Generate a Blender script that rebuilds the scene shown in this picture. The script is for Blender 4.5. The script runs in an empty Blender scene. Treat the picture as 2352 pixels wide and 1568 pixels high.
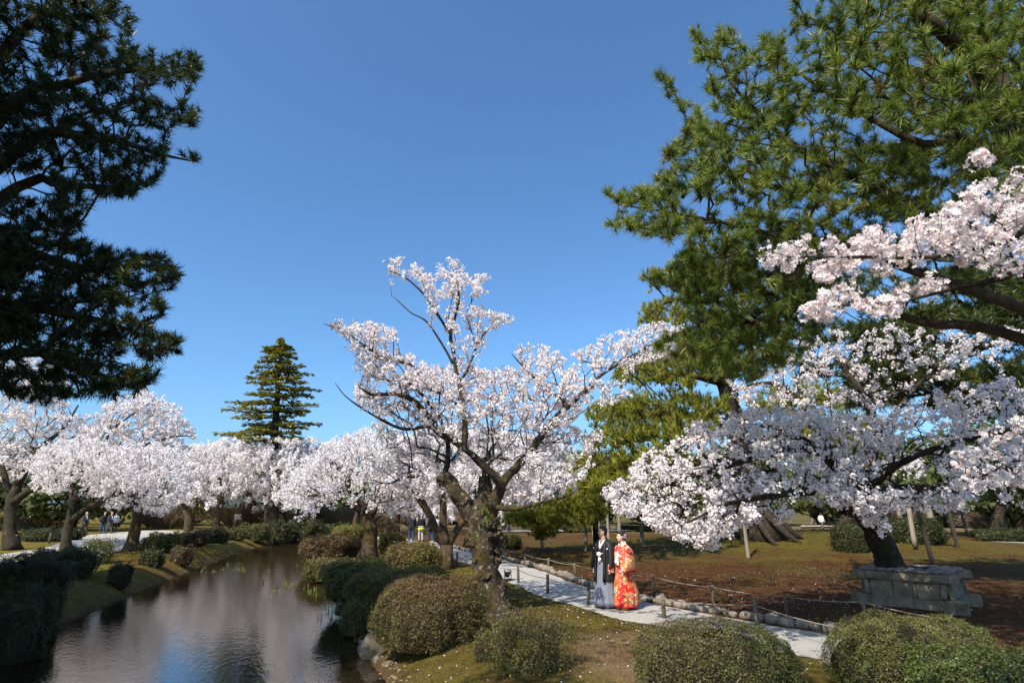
import bpy, bmesh, math, random
import numpy as np
from mathutils import Vector, Matrix, noise as mnoise

R = math.radians
SC = bpy.context.scene
COLL = SC.collection

# ------------------------------------------------------------------ camera, sky, sun, exposure
CAM_H, PITCH, FPX = 2.2, R(16.13), 1306.7        # eye height, upward tilt, focal length in units of the 2352-wide picture
cam_data = bpy.data.cameras.new('camera')
cam_data.lens = 20.0
cam_data.sensor_width = 36.0
cam_data.clip_start = 0.1
cam_data.clip_end = 3000
cam_data.dof.use_dof = True
cam_data.dof.focus_distance = 13.0
cam_data.dof.aperture_fstop = 2.8
cam = bpy.data.objects.new('camera', cam_data)
cam.location = (0, 0, CAM_H)
cam.rotation_euler = (R(90) + PITCH, 0, 0)
COLL.objects.link(cam)
SC.camera = cam

SUN_EL = R(47)
SUN_AZ = math.atan2(-0.56, -0.83)                 # towards the sun: behind the camera, to the left
world = bpy.data.worlds.new('World')
SC.world = world
world.use_nodes = True
wnt = world.node_tree
sky = wnt.nodes.new('ShaderNodeTexSky')
sky.sky_type = 'NISHITA'
sky.sun_disc = False
sky.sun_elevation = SUN_EL
sky.sun_rotation = SUN_AZ
sky.altitude = 0
sky.air_density = 1.0
sky.dust_density = 1.8
sky.ozone_density = 9.6
tint = wnt.nodes.new('ShaderNodeMix'); tint.data_type = 'RGBA'; tint.blend_type = 'MULTIPLY'; tint.inputs[0].default_value = 1.0
tint.inputs[7].default_value = (0.90, 1.05, 1.03, 1)             # clear spring air, a touch less violet
wnt.links.new(sky.outputs[0], tint.inputs[6]); wnt.links.new(tint.outputs[2], wnt.nodes['Background'].inputs[0])
wnt.nodes['Background'].inputs[1].default_value = 0.15

sun_data = bpy.data.lights.new('sun', 'SUN')
sun_data.energy = 4.8
sun_data.angle = R(0.53)
sun_data.color = (1.0, 0.925, 0.81)
sun = bpy.data.objects.new('sun', sun_data)
to_sun = Vector((math.sin(SUN_AZ) * math.cos(SUN_EL), math.cos(SUN_AZ) * math.cos(SUN_EL), math.sin(SUN_EL)))
sun.rotation_euler = to_sun.to_track_quat('Z', 'Y').to_euler()
sun.location = (0, 0, 40)
COLL.objects.link(sun)

SC.view_settings.view_transform = 'Standard'
SC.view_settings.look = 'None'
SC.view_settings.exposure = 0.5
SC.view_settings.gamma = 1.0
SC.view_settings.use_curve_mapping = False
SC.render.engine = 'CYCLES'
SC.cycles.max_bounces = 8
SC.cycles.transparent_max_bounces = 12

# ------------------------------------------------------------------ places
CP, SP = math.cos(PITCH), math.sin(PITCH)
def ray(px, py):
    u = (px - 1176) / FPX
    v = (784 - py) / FPX
    return np.array([u, CP - v * SP, SP + v * CP])
def at(px, py, Y):                                # the point of the place seen at a picture position, Y metres ahead
    d = ray(px, py)
    return np.array([0, 0, CAM_H]) + d * (Y / d[1])
def on_ground(px, py, z=0.0):
    d = ray(px, py)
    return np.array([0, 0, CAM_H]) + d * ((z - CAM_H) / d[2])
def polyat(pts):                                  # [(px, py, Y), ...] -> Nx3
    return np.array([at(*p) for p in pts])

# ------------------------------------------------------------------ helpers: objects
def setp(o, label=None, cat=None, group=None, kind=None):
    if label: o['label'] = label
    if cat: o['category'] = cat
    if group: o['group'] = group
    if kind: o['kind'] = kind
    return o
def empty(name, loc=(0, 0, 0), rz=0.0, **k):
    o = bpy.data.objects.new(name, None)
    o.location = loc
    o.rotation_euler = (0, 0, rz)
    o.empty_display_size = 0.2
    COLL.objects.link(o)
    return setp(o, **k)
def link(name, me, mat=None, parent=None, keep=True, **k):
    o = bpy.data.objects.new(name, me)
    COLL.objects.link(o)
    if mat is not None and len(me.materials) == 0:
        for m in (mat if isinstance(mat, (list, tuple)) else [mat]):
            me.materials.append(m)
    if parent is not None:
        o.parent = parent
        if keep:                                   # geometry given in world coordinates
            o.matrix_parent_inverse = Matrix.LocRotScale(parent.location, parent.rotation_euler, None).inverted()
    return setp(o, **k)
def mesh_np(name, V, F, col=None, smooth=False, midx=None):
    V = np.ascontiguousarray(V, dtype=np.float32).reshape(-1, 3)
    F = np.ascontiguousarray(F, dtype=np.int32)
    k = F.shape[1]
    me = bpy.data.meshes.new(name)
    me.vertices.add(len(V)); me.vertices.foreach_set('co', V.ravel())
    me.loops.add(F.size); me.loops.foreach_set('vertex_index', F.ravel())
    me.polygons.add(len(F))
    me.polygons.foreach_set('loop_start', np.arange(0, F.size, k, dtype=np.int32))
    me.polygons.foreach_set('loop_total', np.full(len(F), k, dtype=np.int32))
    if smooth: me.polygons.foreach_set('use_smooth', np.ones(len(F), dtype=bool))
    if midx is not None: me.polygons.foreach_set('material_index', np.asarray(midx, dtype=np.int32))
    me.update(calc_edges=True)
    if col is not None:
        a = me.color_attributes.new('Col', 'FLOAT_COLOR', 'POINT')
        c = np.ones((len(V), 4), dtype=np.float32); c[:, :3] = col
        a.data.foreach_set('color', c.ravel())
    return me
def cat_mesh(parts):                               # parts: list of (V, F[, C]); same face size
    V, F, C, n = [], [], [], 0
    for p in parts:
        V.append(p[0]); F.append(np.asarray(p[1]) + n); n += len(p[0])
        if len(p) > 2: C.append(p[2])
    return np.concatenate(V), np.concatenate(F), (np.concatenate(C) if C else None)
def unit(v):
    v = np.asarray(v, float)
    return v / np.maximum(np.linalg.norm(v, axis=-1, keepdims=True), 1e-9)
def frames(d, spin):                               # rotation matrices whose z axis is d
    d = unit(d)
    ref = np.where(np.abs(d[:, 2:3]) > 0.93, np.array([[1.0, 0, 0]]), np.array([[0, 0, 1.0]]))
    x = unit(np.cross(ref, d)); y = np.cross(d, x)
    c, s = np.cos(spin)[:, None], np.sin(spin)[:, None]
    return np.stack([x * c + y * s, -x * s + y * c, d], axis=2)
def scatter(T, TF, pos, Rm, sc, col=None, tcol=None):
    """copies of a template (T verts, TF faces) at pos with rotations Rm and scales sc; col per copy, tcol per template vertex (factor)"""
    n, k = len(pos), len(T)
    sc = np.broadcast_to(np.asarray(sc, float), (n,))
    V = np.einsum('nij,kj->nki', Rm, T) * sc[:, None, None] + np.asarray(pos)[:, None, :]
    F = (TF[None] + (np.arange(n) * k)[:, None, None]).reshape(-1, TF.shape[1])
    C = None
    if col is not None:
        C = np.broadcast_to(np.asarray(col, float)[:, None, :], (n, k, 3))
        if tcol is not None: C = C * tcol[None]
        C = C.reshape(-1, 3)
    return V.reshape(-1, 3), F, C
def catmull(pts, step):
    pts = np.asarray(pts, float)
    if len(pts) < 3:
        n = max(2, int(np.linalg.norm(pts[-1] - pts[0]) / step) + 1)
        t = np.linspace(0, 1, n)[:, None]
        return pts[0] * (1 - t) + pts[-1] * t
    out = []
    P = np.vstack([2 * pts[0] - pts[1], pts, 2 * pts[-1] - pts[-2]])
    for i in range(1, len(P) - 2):
        p0, p1, p2, p3 = P[i - 1], P[i], P[i + 1], P[i + 2]
        n = max(1, int(np.linalg.norm((p2 - p1)[:3]) / step))
        for j in range(n):
            t = j / n
            out.append(0.5 * (2 * p1 + (p2 - p0) * t + (2 * p0 - 5 * p1 + 4 * p2 - p3) * t * t + (3 * p1 - p0 - 3 * p2 + p3) * t ** 3))
    out.append(pts[-1])
    return np.array(out)
def tube(pts, rad, sides=8, step=None, bump=0.0, freq=3.0, seed=0, cap=True, ridge=0.0):
    """one swept limb (quads; caps pinched to a small ring)"""
    A = np.column_stack([np.asarray(pts, float), np.asarray(rad, float)])
    if step: A = catmull(A, step)
    C, r = A[:, :3], np.maximum(A[:, 3], 0.001)
    T = unit(np.gradient(C, axis=0))
    u = np.cross(T[0], [0.31, 0.9, 0.27]); u /= np.linalg.norm(u)
    U = []
    for t in T:
        u = u - t * np.dot(u, t); u /= np.linalg.norm(u); U.append(u.copy())
    U = np.array(U); W = np.cross(T, U)
    a = np.linspace(0, 2 * np.pi, sides, endpoint=False)
    if cap:
        C = np.vstack([C[:1], C, C[-1:]]); r = np.concatenate([[r[0] * .05], r, [r[-1] * .05]])
        U = np.vstack([U[:1], U, U[-1:]]); W = np.vstack([W[:1], W, W[-1:]])
    D = U[:, None] * np.cos(a)[None, :, None] + W[:, None] * np.sin(a)[None, :, None]
    rr = np.repeat(r[:, None], sides, 1)
    if ridge: rr = rr * (1 + ridge * np.sin(a * 5 + seed + np.linspace(0, 3, len(C))[:, None]))
    if bump:
        o = Vector((seed * 7.3, seed * 3.1, seed * 1.7))
        for i in range(len(C)):
            for j in range(sides):
                q = Vector(C[i] + D[i, j] * r[i]) * freq + o
                rr[i, j] *= 1 + bump * (mnoise.noise(q) + 0.6 * mnoise.noise(q * 2.3) + .35 * mnoise.noise(q * 5.1))
    V = (C[:, None] + D * rr[..., None]).reshape(-1, 3)
    i = np.arange(len(C) - 1)[:, None] * sides
    j = np.arange(sides)[None]; j2 = (j + 1) % sides
    F = np.stack([i + j, i + j2, i + sides + j2, i + sides + j], -1).reshape(-1, 4)
    return V, F
def in_poly(x, y, poly):
    poly = np.asarray(poly, float)
    ins = np.zeros(np.shape(x), bool)
    x1, y1 = poly[-1]
    for x2, y2 in poly:
        c = ((y2 > y) != (y1 > y))
        with np.errstate(divide='ignore', invalid='ignore'):
            xi = (x1 - x2) * (y - y2) / (y1 - y2) + x2
        ins ^= c & (x < xi)
        x1, y1 = x2, y2
    return ins
def poly_dist(x, y, poly, closed=True):
    poly = np.asarray(poly, float)
    d = np.full(np.shape(x), 1e9)
    m = len(poly) if closed else len(poly) - 1
    for i in range(m):
        a, b = poly[i], poly[(i + 1) % len(poly)]
        ab = b - a
        t = np.clip(((x - a[0]) * ab[0] + (y - a[1]) * ab[1]) / (ab @ ab + 1e-12), 0, 1)
        d = np.minimum(d, np.hypot(x - a[0] - t * ab[0], y - a[1] - t * ab[1]))
    return d
def sample_region(poly, n, rng, Y, dY, soft=0.0, shape=None):
    """n points inside a picture outline, at real depths Y +- dY (or around a depth given by shape(px, py))"""
    poly = np.asarray(poly, float)
    lo, hi = poly.min(0), poly.max(0)
    out = []
    while len(out) < n:
        q = rng.uniform(lo, hi, (max(64, n), 2))
        q = q[in_poly(q[:, 0], q[:, 1], poly)]
        out += list(q)
    out = np.array(out[:n])
    res = []
    for px, py in out:
        Yc = Y if shape is None else shape(px, py)
        res.append(at(px, py, Yc + dY * float(np.clip(rng.normal(), -1.8, 1.8)) * 0.6))
    return np.array(res)
def wob(x, y, s, seed=0.0):                        # cheap smooth noise about -1..1
    x = np.asarray(x) * s; y = np.asarray(y) * s
    return (np.sin(x * 1.7 + 1.3 * np.sin(y * 1.1 + seed) + seed * 2.1) + np.sin(y * 1.9 + 1.7 * np.sin(x * .9 + seed * 1.7) + 4.0)
            + .6 * np.sin((x + y) * 2.7 + 2 * np.sin((x - y) * 1.3 + seed))) / 2.6

# ------------------------------------------------------------------ helpers: materials
def nodes(name):
    m = bpy.data.materials.new(name); m.use_nodes = True
    nt = m.node_tree
    return m, nt, nt.nodes['Principled BSDF']
def N(nt, t, **k):
    n = nt.nodes.new(t)
    for a, b in k.items():
        if a.startswith('in_'): n.inputs[a[3:].replace('_', ' ')].default_value = b
        else: setattr(n, a, b)
    return n
def ramp(nt, stops, fac):
    r = nt.nodes.new('ShaderNodeValToRGB')
    e = r.color_ramp.elements
    while len(e) < len(stops): e.new(0.5)
    for el, (p, c) in zip(e, stops):
        el.position = p; el.color = (*c, 1)
    nt.links.new(fac, r.inputs[0])
    return r.outputs[0]
def noise_tex(nt, scale, detail=4, rough=0.6, coords=None, dist=0.0):
    n = N(nt, 'ShaderNodeTexNoise'); n.inputs['Scale'].default_value = scale
    n.inputs['Detail'].default_value = detail; n.inputs['Roughness'].default_value = rough; n.inputs['Distortion'].default_value = dist
    if coords is not None: nt.links.new(coords, n.inputs['Vector'])
    return n.outputs[0]
def mul(nt, a, b, fac=1.0, mode='MULTIPLY'):
    m = N(nt, 'ShaderNodeMix', data_type='RGBA', blend_type=mode)
    m.inputs[0].default_value = fac
    for s, v in ((6, a), (7, b)):
        if hasattr(v, 'is_linked'): nt.links.new(v, m.inputs[s])
        else: m.inputs[s].default_value = (*v, 1)
    return m.outputs[2]
def bump(nt, bsdf, h, strength=0.5, dist=0.02):
    b = N(nt, 'ShaderNodeBump'); b.inputs['Strength'].default_value = strength; b.inputs['Distance'].default_value = dist
    nt.links.new(h, b.inputs['Height']); nt.links.new(b.outputs[0], bsdf.inputs['Normal'])
def objco(nt): return N(nt, 'ShaderNodeNewGeometry').outputs['Position']

def mat_leaf(name, trans=0.35, rough=0.55, spec=0.25, warm=(1.15, 1.1, 0.6)):
    """thin leaf / petal / needle: colour from the mesh, part of the light goes through"""
    m, nt, b = nodes(name)
    at_ = N(nt, 'ShaderNodeAttribute', attribute_name='Col')
    nt.links.new(at_.outputs['Color'], b.inputs['Base Color'])
    b.inputs['Roughness'].default_value = rough
    b.inputs['Specular IOR Level'].default_value = spec
    t = N(nt, 'ShaderNodeBsdfTranslucent')
    nt.links.new(mul(nt, at_.outputs['Color'], warm), t.inputs['Color'])
    mx = N(nt, 'ShaderNodeMixShader'); mx.inputs[0].default_value = trans
    nt.links.new(b.outputs[0], mx.inputs[1]); nt.links.new(t.outputs[0], mx.inputs[2])
    nt.links.new(mx.outputs[0], nt.nodes['Material Output'].inputs['Surface'])
    return m
def mat_noise(name, stops, scale=5, detail=5, rough=0.85, bscale=None, bstr=0.4, bdist=0.02, stretch=None, spec=0.3, dist=0.0):
    m, nt, b = nodes(name)
    co = objco(nt)
    if stretch:
        mp = N(nt, 'ShaderNodeMapping'); mp.inputs['Scale'].default_value = stretch
        nt.links.new(co, mp.inputs[0]); co = mp.outputs[0]
    nt.links.new(ramp(nt, stops, noise_tex(nt, scale, detail, 0.65, co, dist)), b.inputs['Base Color'])
    b.inputs['Roughness'].default_value = rough; b.inputs['Specular IOR Level'].default_value = spec
    if bscale: bump(nt, b, noise_tex(nt, bscale, 6, 0.7, co), bstr, bdist)
    return m
def mat_plain(name, c, rough=0.7, spec=0.3, metal=0.0, var=0.12, scale=12):
    m, nt, b = nodes(name)
    lo = tuple(x * (1 - var) for x in c); hi = tuple(min(1, x * (1 + var)) for x in c)
    nt.links.new(ramp(nt, [(0.3, lo), (0.7, hi)], noise_tex(nt, scale, 3, .5, objco(nt))), b.inputs['Base Color'])
    b.inputs['Roughness'].default_value = rough; b.inputs['Specular IOR Level'].default_value = spec; b.inputs['Metallic'].default_value = metal
    return m

M = {}
M['petal'] = mat_leaf('cherry petals', 0.30, 0.6, 0.2, (1.0, 0.985, 0.985))
M['needle'] = mat_leaf('pine needles', 0.28, 0.42, 0.45, (1.1, 1.15, 0.5))
M['leaf'] = mat_leaf('shrub leaves', 0.3, 0.45, 0.4, (1.15, 1.1, 0.5))
M['blade'] = mat_leaf('moss and grass', 0.3, 0.7, 0.2, (1.1, 1.1, 0.6))
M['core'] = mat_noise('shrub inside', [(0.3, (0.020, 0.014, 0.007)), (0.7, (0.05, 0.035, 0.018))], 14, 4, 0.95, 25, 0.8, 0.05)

def bark(name, dark, mid, lichen, moss, lich=0.55, scale=4.0):
    m, nt, b = nodes(name)
    co = objco(nt)
    mp = N(nt, 'ShaderNodeMapping'); mp.inputs['Scale'].default_value = (1, 1, 0.45); nt.links.new(co, mp.inputs[0])
    base = ramp(nt, [(0.3, dark), (0.65, mid)], noise_tex(nt, scale * 2.2, 8, .72, mp.outputs[0], .6))
    lf = ramp(nt, [(lich, (0, 0, 0)), (lich + 0.1, (1, 1, 1))], noise_tex(nt, scale * 1.6, 7, .7, co, .4))
    mf = ramp(nt, [(0.5, (0, 0, 0)), (0.66, (1, 1, 1))], noise_tex(nt, scale * .9, 6, .65, co, .3))
    mx = N(nt, 'ShaderNodeMix', data_type='RGBA'); nt.links.new(lf, mx.inputs[0]); nt.links.new(base, mx.inputs[6]); mx.inputs[7].default_value = (*lichen, 1)
    m2 = N(nt, 'ShaderNodeMix', data_type='RGBA'); nt.links.new(mf, m2.inputs[0]); nt.links.new(mx.outputs[2], m2.inputs[6]); m2.inputs[7].default_value = (*moss, 1)
    nt.links.new(m2.outputs[2], b.inputs['Base Color'])
    b.inputs['Roughness'].default_value = 0.9; b.inputs['Specular IOR Level'].default_value = 0.2
    bump(nt, b, noise_tex(nt, scale * 5, 8, .75, mp.outputs[0], .5), 0.9, 0.03)
    return m
M['bark_hero'] = bark('lichened cherry bark', (0.014, 0.010, 0.007), (0.075, 0.053, 0.035), (0.30, 0.29, 0.21), (0.095, 0.064, 0.012), 0.535, 6.0)
M['bark_limb'] = bark('cherry limb bark', (0.016, 0.012, 0.009), (0.06, 0.045, 0.032), (0.20, 0.19, 0.14), (0.075, 0.055, 0.014), 0.58, 4.0)
M['bark_cherry'] = bark('cherry bark', (0.022, 0.016, 0.011), (0.085, 0.06, 0.036), (0.20, 0.17, 0.115), (0.105, 0.066, 0.016), 0.58, 2.2)
M['bark_dark'] = bark('dark and shaded bark', (0.012, 0.009, 0.007), (0.055, 0.041, 0.03), (0.15, 0.14, 0.11), (0.055, 0.045, 0.012), 0.57, 4.5)  # dark tone; on some pines it stands in for shade
M['twig'] = mat_noise('cherry twigs', [(0.3, (0.016, 0.011, 0.008)), (0.7, (0.05, 0.036, 0.026))], 9, 3, .85)
M['bark_pine'] = bark('pine bark', (0.022, 0.015, 0.011), (0.085, 0.058, 0.04), (0.16, 0.13, 0.10), (0.06, 0.045, 0.02), 0.6, 3.0)
M['pole'] = mat_noise('weathered timber', [(0.25, (0.16, 0.125, 0.09)), (0.75, (0.34, 0.29, 0.22))], 5, 6, .85, 22, .5, .01, (1, 1, .12))
M['post'] = mat_noise('fence post timber', [(0.25, (0.075, 0.058, 0.042)), (0.75, (0.17, 0.14, 0.10))], 8, 6, .85, 30, .5, .008, (1, 1, .15))
M['rope'] = mat_plain('rope', (0.26, 0.22, 0.17), .9, .1)
M['stone'] = mat_noise('edging stone', [(0.25, (0.11, 0.092, 0.066)), (0.5, (0.22, 0.19, 0.15)), (0.78, (0.33, 0.295, 0.24))], 5, 8, .9, 18, .6, .02)
M['boulder'] = mat_noise('boulder', [(0.3, (0.035, 0.03, 0.018)), (0.5, (0.10, 0.083, 0.058)), (0.7, (0.20, 0.17, 0.13))], 3, 8, .85, 14, .5, .02)

# ------------------------------------------------------------------ the setting: terrain, stream, paths
WATER_Z = -0.55
river_L = [(-8.6, 2.0), (-9.0, 7.0), (-9.5, 10.4), (-10.2, 12.3), (-11.5, 17.0), (-14.0, 26.0), (-16.6, 36.0), (-18.6, 46.0), (-19.6, 53.0)]
river_R = [(0.3, 2.0), (-1.0, 7.0), (-2.0, 10.4), (-2.9, 12.5), (-4.3, 15.9), (-7.3, 23.8), (-10.4, 31.0), (-13.2, 38.5), (-15.8, 46.0), (-17.0, 53.0)]
river_poly = np.array(river_L + river_R[::-1])
path_C = np.array([(9.2, 4.6), (7.6, 7.4), (5.55, 10.0), (3.9, 12.2), (2.5, 14.3), (1.15, 17.6), (0.25, 21.2), (-1.4, 26.0), (-3.4, 30.8), (-5.6, 36.0), (-8.6, 43.0), (-12, 50.0), (-14, 58.0)])
path_C = catmull(np.column_stack([path_C, np.zeros(len(path_C))]), 0.35)[:, :2]
PT = unit(np.gradient(path_C, axis=0)); PN = np.column_stack([PT[:, 1], -PT[:, 0]])     # PN points to the lawn side (right)
path_W = 1.04
mounds = [((15.5, 33.0), 11.0, 8.0, 0.85), ((6.0, 30.0), 8.0, 5.0, 0.15), ((22.0, 36.0), 7.0, 6.0, 0.3)]

def terrain(x, y):
    x = np.asarray(x, float); y = np.asarray(y, float)
    d = poly_dist(x, y, river_poly); ins = in_poly(x, y, river_poly)
    d = np.where(ins, -d, d)
    s = np.clip(d / 1.5, 0, 1); s = 1 - (1 - s) ** 2.2
    z = np.where(d > 0, WATER_Z + (-0.02 - WATER_Z) * s, WATER_Z - 0.42 * np.clip(-d / 2.2, 0, 1) ** .7)
    pd = poly_dist(x, y, path_C, False)
    rough = np.clip((pd - path_W) / .8, 0, 1) * np.clip(d / 1.0, 0.15, 1)
    z = z + rough * (0.035 * wob(x, y, 1.1) + 0.02 * wob(x, y, 3.7, 1.0))
    for (c, a, b, h) in mounds:
        z = z + h * np.exp(-(((x - c[0]) / a) ** 2 + ((y - c[1]) / b) ** 2) * 1.5)
    # gentle rise of the near bank between stream and path
    z = z + 0.12 * np.clip((d - .6) / 2.0, 0, 1) * np.clip((pd - path_W) / 1.2, 0, 1) * np.exp(-((y - 11) / 5) ** 2)
    return z

def axis(lo, hi, fine_lo, fine_hi, s, g=1.16):
    a = list(np.arange(fine_lo, fine_hi, s)); st = s
    while a[-1] < hi: st = min(st * g, 120); a.append(a[-1] + st)
    st = s; b = []
    v = fine_lo
    while v > lo: st = min(st * g, 120); v -= st; b.append(v)
    return np.array(b[::-1] + a)
gx = axis(-900, 900, -15, 12, 0.24); gy = axis(-60, 1600, 7, 27, 0.22, 1.06)
GX, GY = np.meshgrid(gx, gy)
GZ = terrain(GX, GY)
def tz(x, y):                                     # height of the built ground sheet
    i = int(np.clip(np.searchsorted(gx, x) - 1, 0, len(gx) - 2)); j = int(np.clip(np.searchsorted(gy, y) - 1, 0, len(gy) - 2))
    u = (x - gx[i]) / (gx[i + 1] - gx[i]); v = (y - gy[j]) / (gy[j + 1] - gy[j])
    return float((GZ[j, i] * (1 - u) + GZ[j, i + 1] * u) * (1 - v) + (GZ[j + 1, i] * (1 - u) + GZ[j + 1, i + 1] * u) * v)
C_brown = np.array([0.088, 0.037, 0.014]); C_moss = np.array([0.155, 0.125, 0.020]); C_olive = np.array([0.105, 0.082, 0.024])
C_tan = np.array([0.20, 0.135, 0.066]); C_bed = np.array([0.085, 0.055, 0.026]); C_far = np.array([0.16, 0.12, 0.06])
d_r = poly_dist(GX, GY, river_poly); ins_r = in_poly(GX, GY, river_poly)
pdist = poly_dist(GX, GY, path_C, False)
lawn_poly = np.vstack([path_C, [(-14, 70), (60, 70), (60, -10), (12, -10)]])
lawn = in_poly(GX, GY, lawn_poly)
n1 = wob(GX, GY, .45, .3); n2 = wob(GX, GY, 1.3, 2.0); n3 = wob(GX, GY, .9, 5.0)
def lerp(a, b, t): return a + (b - a) * np.clip(t, 0, 1)[..., None]
near = lerp(np.broadcast_to(C_olive, GX.shape + (3,)), np.broadcast_to(C_moss, GX.shape + (3,)), .5 + .7 * n2)
tanp = np.exp(-(((GX - 1.75) / .8) ** 2 + ((GY - 9.2) / 1.6) ** 2)) * 1.5
near = lerp(near * .85, np.broadcast_to(C_tan, near.shape), tanp + .3 * n3 + .15 * n2 - .08)
near = lerp(near, np.broadcast_to(C_brown, near.shape), .55 * wob(GX, GY, 1.9, 7.0) - .05)
right = lerp(np.broadcast_to(C_brown, near.shape), np.broadcast_to(C_olive * .75, near.shape), (.15 + .9 * n1) * np.clip((GY - 15) / 10, .15, 1))  # lawn olive darkened to stand in for tree shade
mnd = np.zeros_like(GX)
for (c, a, b, h) in mounds[:2]: mnd += min(h, .6) * 2.2 * np.exp(-(((GX - c[0]) / a) ** 2 + ((GY - c[1]) / b) ** 2) * 1.1)
right = lerp(right, np.broadcast_to(C_moss * .62, near.shape), mnd + .25 * n3 + .25 * n2)  # mound moss darkened too, cast shade put into its colour
right = lerp(right, np.broadcast_to(C_far, near.shape), (GY - 48) / 12)
left = lerp(np.broadcast_to(C_moss, near.shape), np.broadcast_to(C_brown, near.shape), .25 + .5 * n1)
colr = np.where(lawn[..., None], right, np.where((GX < np.interp(GY, [p[1] for p in river_L], [p[0] for p in river_L]) + .5)[..., None], left, near))
colr = lerp(colr, np.broadcast_to(C_bed, near.shape), np.where(ins_r, 1.0, 1 - d_r / .25))
ny, nx = GX.shape
idx = np.arange(nx * ny).reshape(ny, nx)
GF = np.stack([idx[:-1, :-1], idx[:-1, 1:], idx[1:, 1:], idx[1:, :-1]], -1).reshape(-1, 4)
m, nt, b = nodes('moss and earth')
at_ = N(nt, 'ShaderNodeAttribute', attribute_name='Col'); co = objco(nt)
c1 = mul(nt, at_.outputs['Color'], ramp(nt, [(0.25, (0.45, 0.42, 0.38)), (0.5, (1, 1, 1)), (0.8, (1.5, 1.45, 1.3))], noise_tex(nt, 2.2, 9, .72, co)))
c2 = mul(nt, c1, ramp(nt, [(0.3, (0.5, 0.5, 0.5)), (0.62, (1.25, 1.22, 1.2))], noise_tex(nt, 26, 6, .7, co)))
nt.links.new(c2, b.inputs['Base Color']); b.inputs['Roughness'].default_value = .95; b.inputs['Specular IOR Level'].default_value = .12
bump(nt, b, noise_tex(nt, 22, 8, .75, co), .9, .05)
M['ground'] = m
def ground_col(x, y):
    i = np.clip(np.searchsorted(gx, x), 0, len(gx) - 1); j = np.clip(np.searchsorted(gy, y), 0, len(gy) - 1)
    return colr[j, i]
ground = link('ground', mesh_np('ground', np.stack([GX, GY, GZ], -1).reshape(-1, 3), GF, colr.reshape(-1, 3), True), m, kind='structure', label='mossy brown garden ground with low mounds and banks')

# water: clear shallow brown water over the bed, mirror at grazing angles
m, nt, b = nodes('stream water')
gl = N(nt, 'ShaderNodeBsdfGlossy'); gl.inputs['Roughness'].default_value = 0.045; gl.inputs['Color'].default_value = (.86, .83, .80, 1)
tr = N(nt, 'ShaderNodeBsdfTransparent'); tr.inputs['Color'].default_value = (0.50, 0.40, 0.26, 1)
df = N(nt, 'ShaderNodeBsdfDiffuse'); df.inputs['Color'].default_value = (0.035, 0.025, 0.013, 1)
m1 = N(nt, 'ShaderNodeMixShader'); m1.inputs[0].default_value = .38
nt.links.new(tr.outputs[0], m1.inputs[1]); nt.links.new(df.outputs[0], m1.inputs[2])
fr = N(nt, 'ShaderNodeFresnel'); fr.inputs['IOR'].default_value = 1.27
m2 = N(nt, 'ShaderNodeMixShader'); fs_ = N(nt, 'ShaderNodeMath', operation='MULTIPLY'); fs_.inputs[1].default_value = .46; nt.links.new(fr.outputs[0], fs_.inputs[0]); nt.links.new(fs_.outputs[0], m2.inputs[0]); nt.links.new(m1.outputs[0], m2.inputs[1]); nt.links.new(gl.outputs[0], m2.inputs[2])
nt.links.new(m2.outputs[0], nt.nodes['Material Output'].inputs['Surface'])
co = objco(nt)
mp = N(nt, 'ShaderNodeMapping'); mp.inputs['Scale'].default_value = (1.6, .8, 1); mp.inputs['Rotation'].default_value = (0, 0, .4); nt.links.new(co, mp.inputs[0])
h1 = noise_tex(nt, 5.5, 3, .55, mp.outputs[0], .3)
bp = N(nt, 'ShaderNodeBump'); bp.inputs['Strength'].default_value = .11; bp.inputs['Distance'].default_value = .05
nt.links.new(h1, bp.inputs['Height'])
for s in (gl, fr): nt.links.new(bp.outputs[0], s.inputs['Normal'])
M['water'] = m
off = 0.5
wl = np.array(river_L) - [off, 0]; wr = np.array(river_R) + [off, 0]
WV = np.column_stack([np.vstack([wl, wr[::-1]]), np.full(len(wl) + len(wr), WATER_Z)])
me = bpy.data.meshes.new('water'); me.from_pydata([tuple(v) for v in WV], [], [tuple(range(len(WV)))]); me.update()
link('water', me, m, kind='structure', label='still brown garden stream reflecting sky and blossom')

# gravel paths
m, nt, b = nodes('pale gravel'); co = objco(nt)
g = ramp(nt, [(0.25, (0.26, 0.245, 0.22)), (0.5, (0.42, 0.40, 0.37)), (0.75, (0.56, 0.54, 0.50))], noise_tex(nt, 60, 4, .8, co))
g = mul(nt, g, ramp(nt, [(0.3, (0.8, 0.78, 0.75)), (0.7, (1.06, 1.05, 1.03))], noise_tex(nt, .9, 5, .6, co)))
nt.links.new(g, b.inputs['Base Color']); b.inputs['Roughness'].default_value = .95; b.inputs['Specular IOR Level'].default_value = .15
bump(nt, b, noise_tex(nt, 70, 3, .8, co), .7, .02)
M['gravel'] = m
rows = []
K = 9
rngp = np.random.default_rng(5)
for i, (c, nrm) in enumerate(zip(path_C, PN)):
    wl_ = path_W + .07 * math.sin(i * .7) + rngp.normal() * .03; wr_ = path_W + .03 * rngp.normal()
    for k in range(K):
        t = -wl_ + (wl_ + wr_) * k / (K - 1)
        p = c + nrm * t
        edge = (abs(k - (K - 1) / 2) == (K - 1) / 2)
        rows.append((p[0], p[1], tz(*p) + (.012 if not edge else -.01)))
PV = np.array(rows); n = len(path_C)
idx = np.arange(n * K).reshape(n, K)
PF = np.stack([idx[:-1, :-1], idx[1:, :-1], idx[1:, 1:], idx[:-1, 1:]], -1).reshape(-1, 4)
path = link('gravel_path', mesh_np('gravel_path', PV, PF, None, True), M['gravel'], kind='structure', label='pale gravel path curving past the couple')
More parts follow.
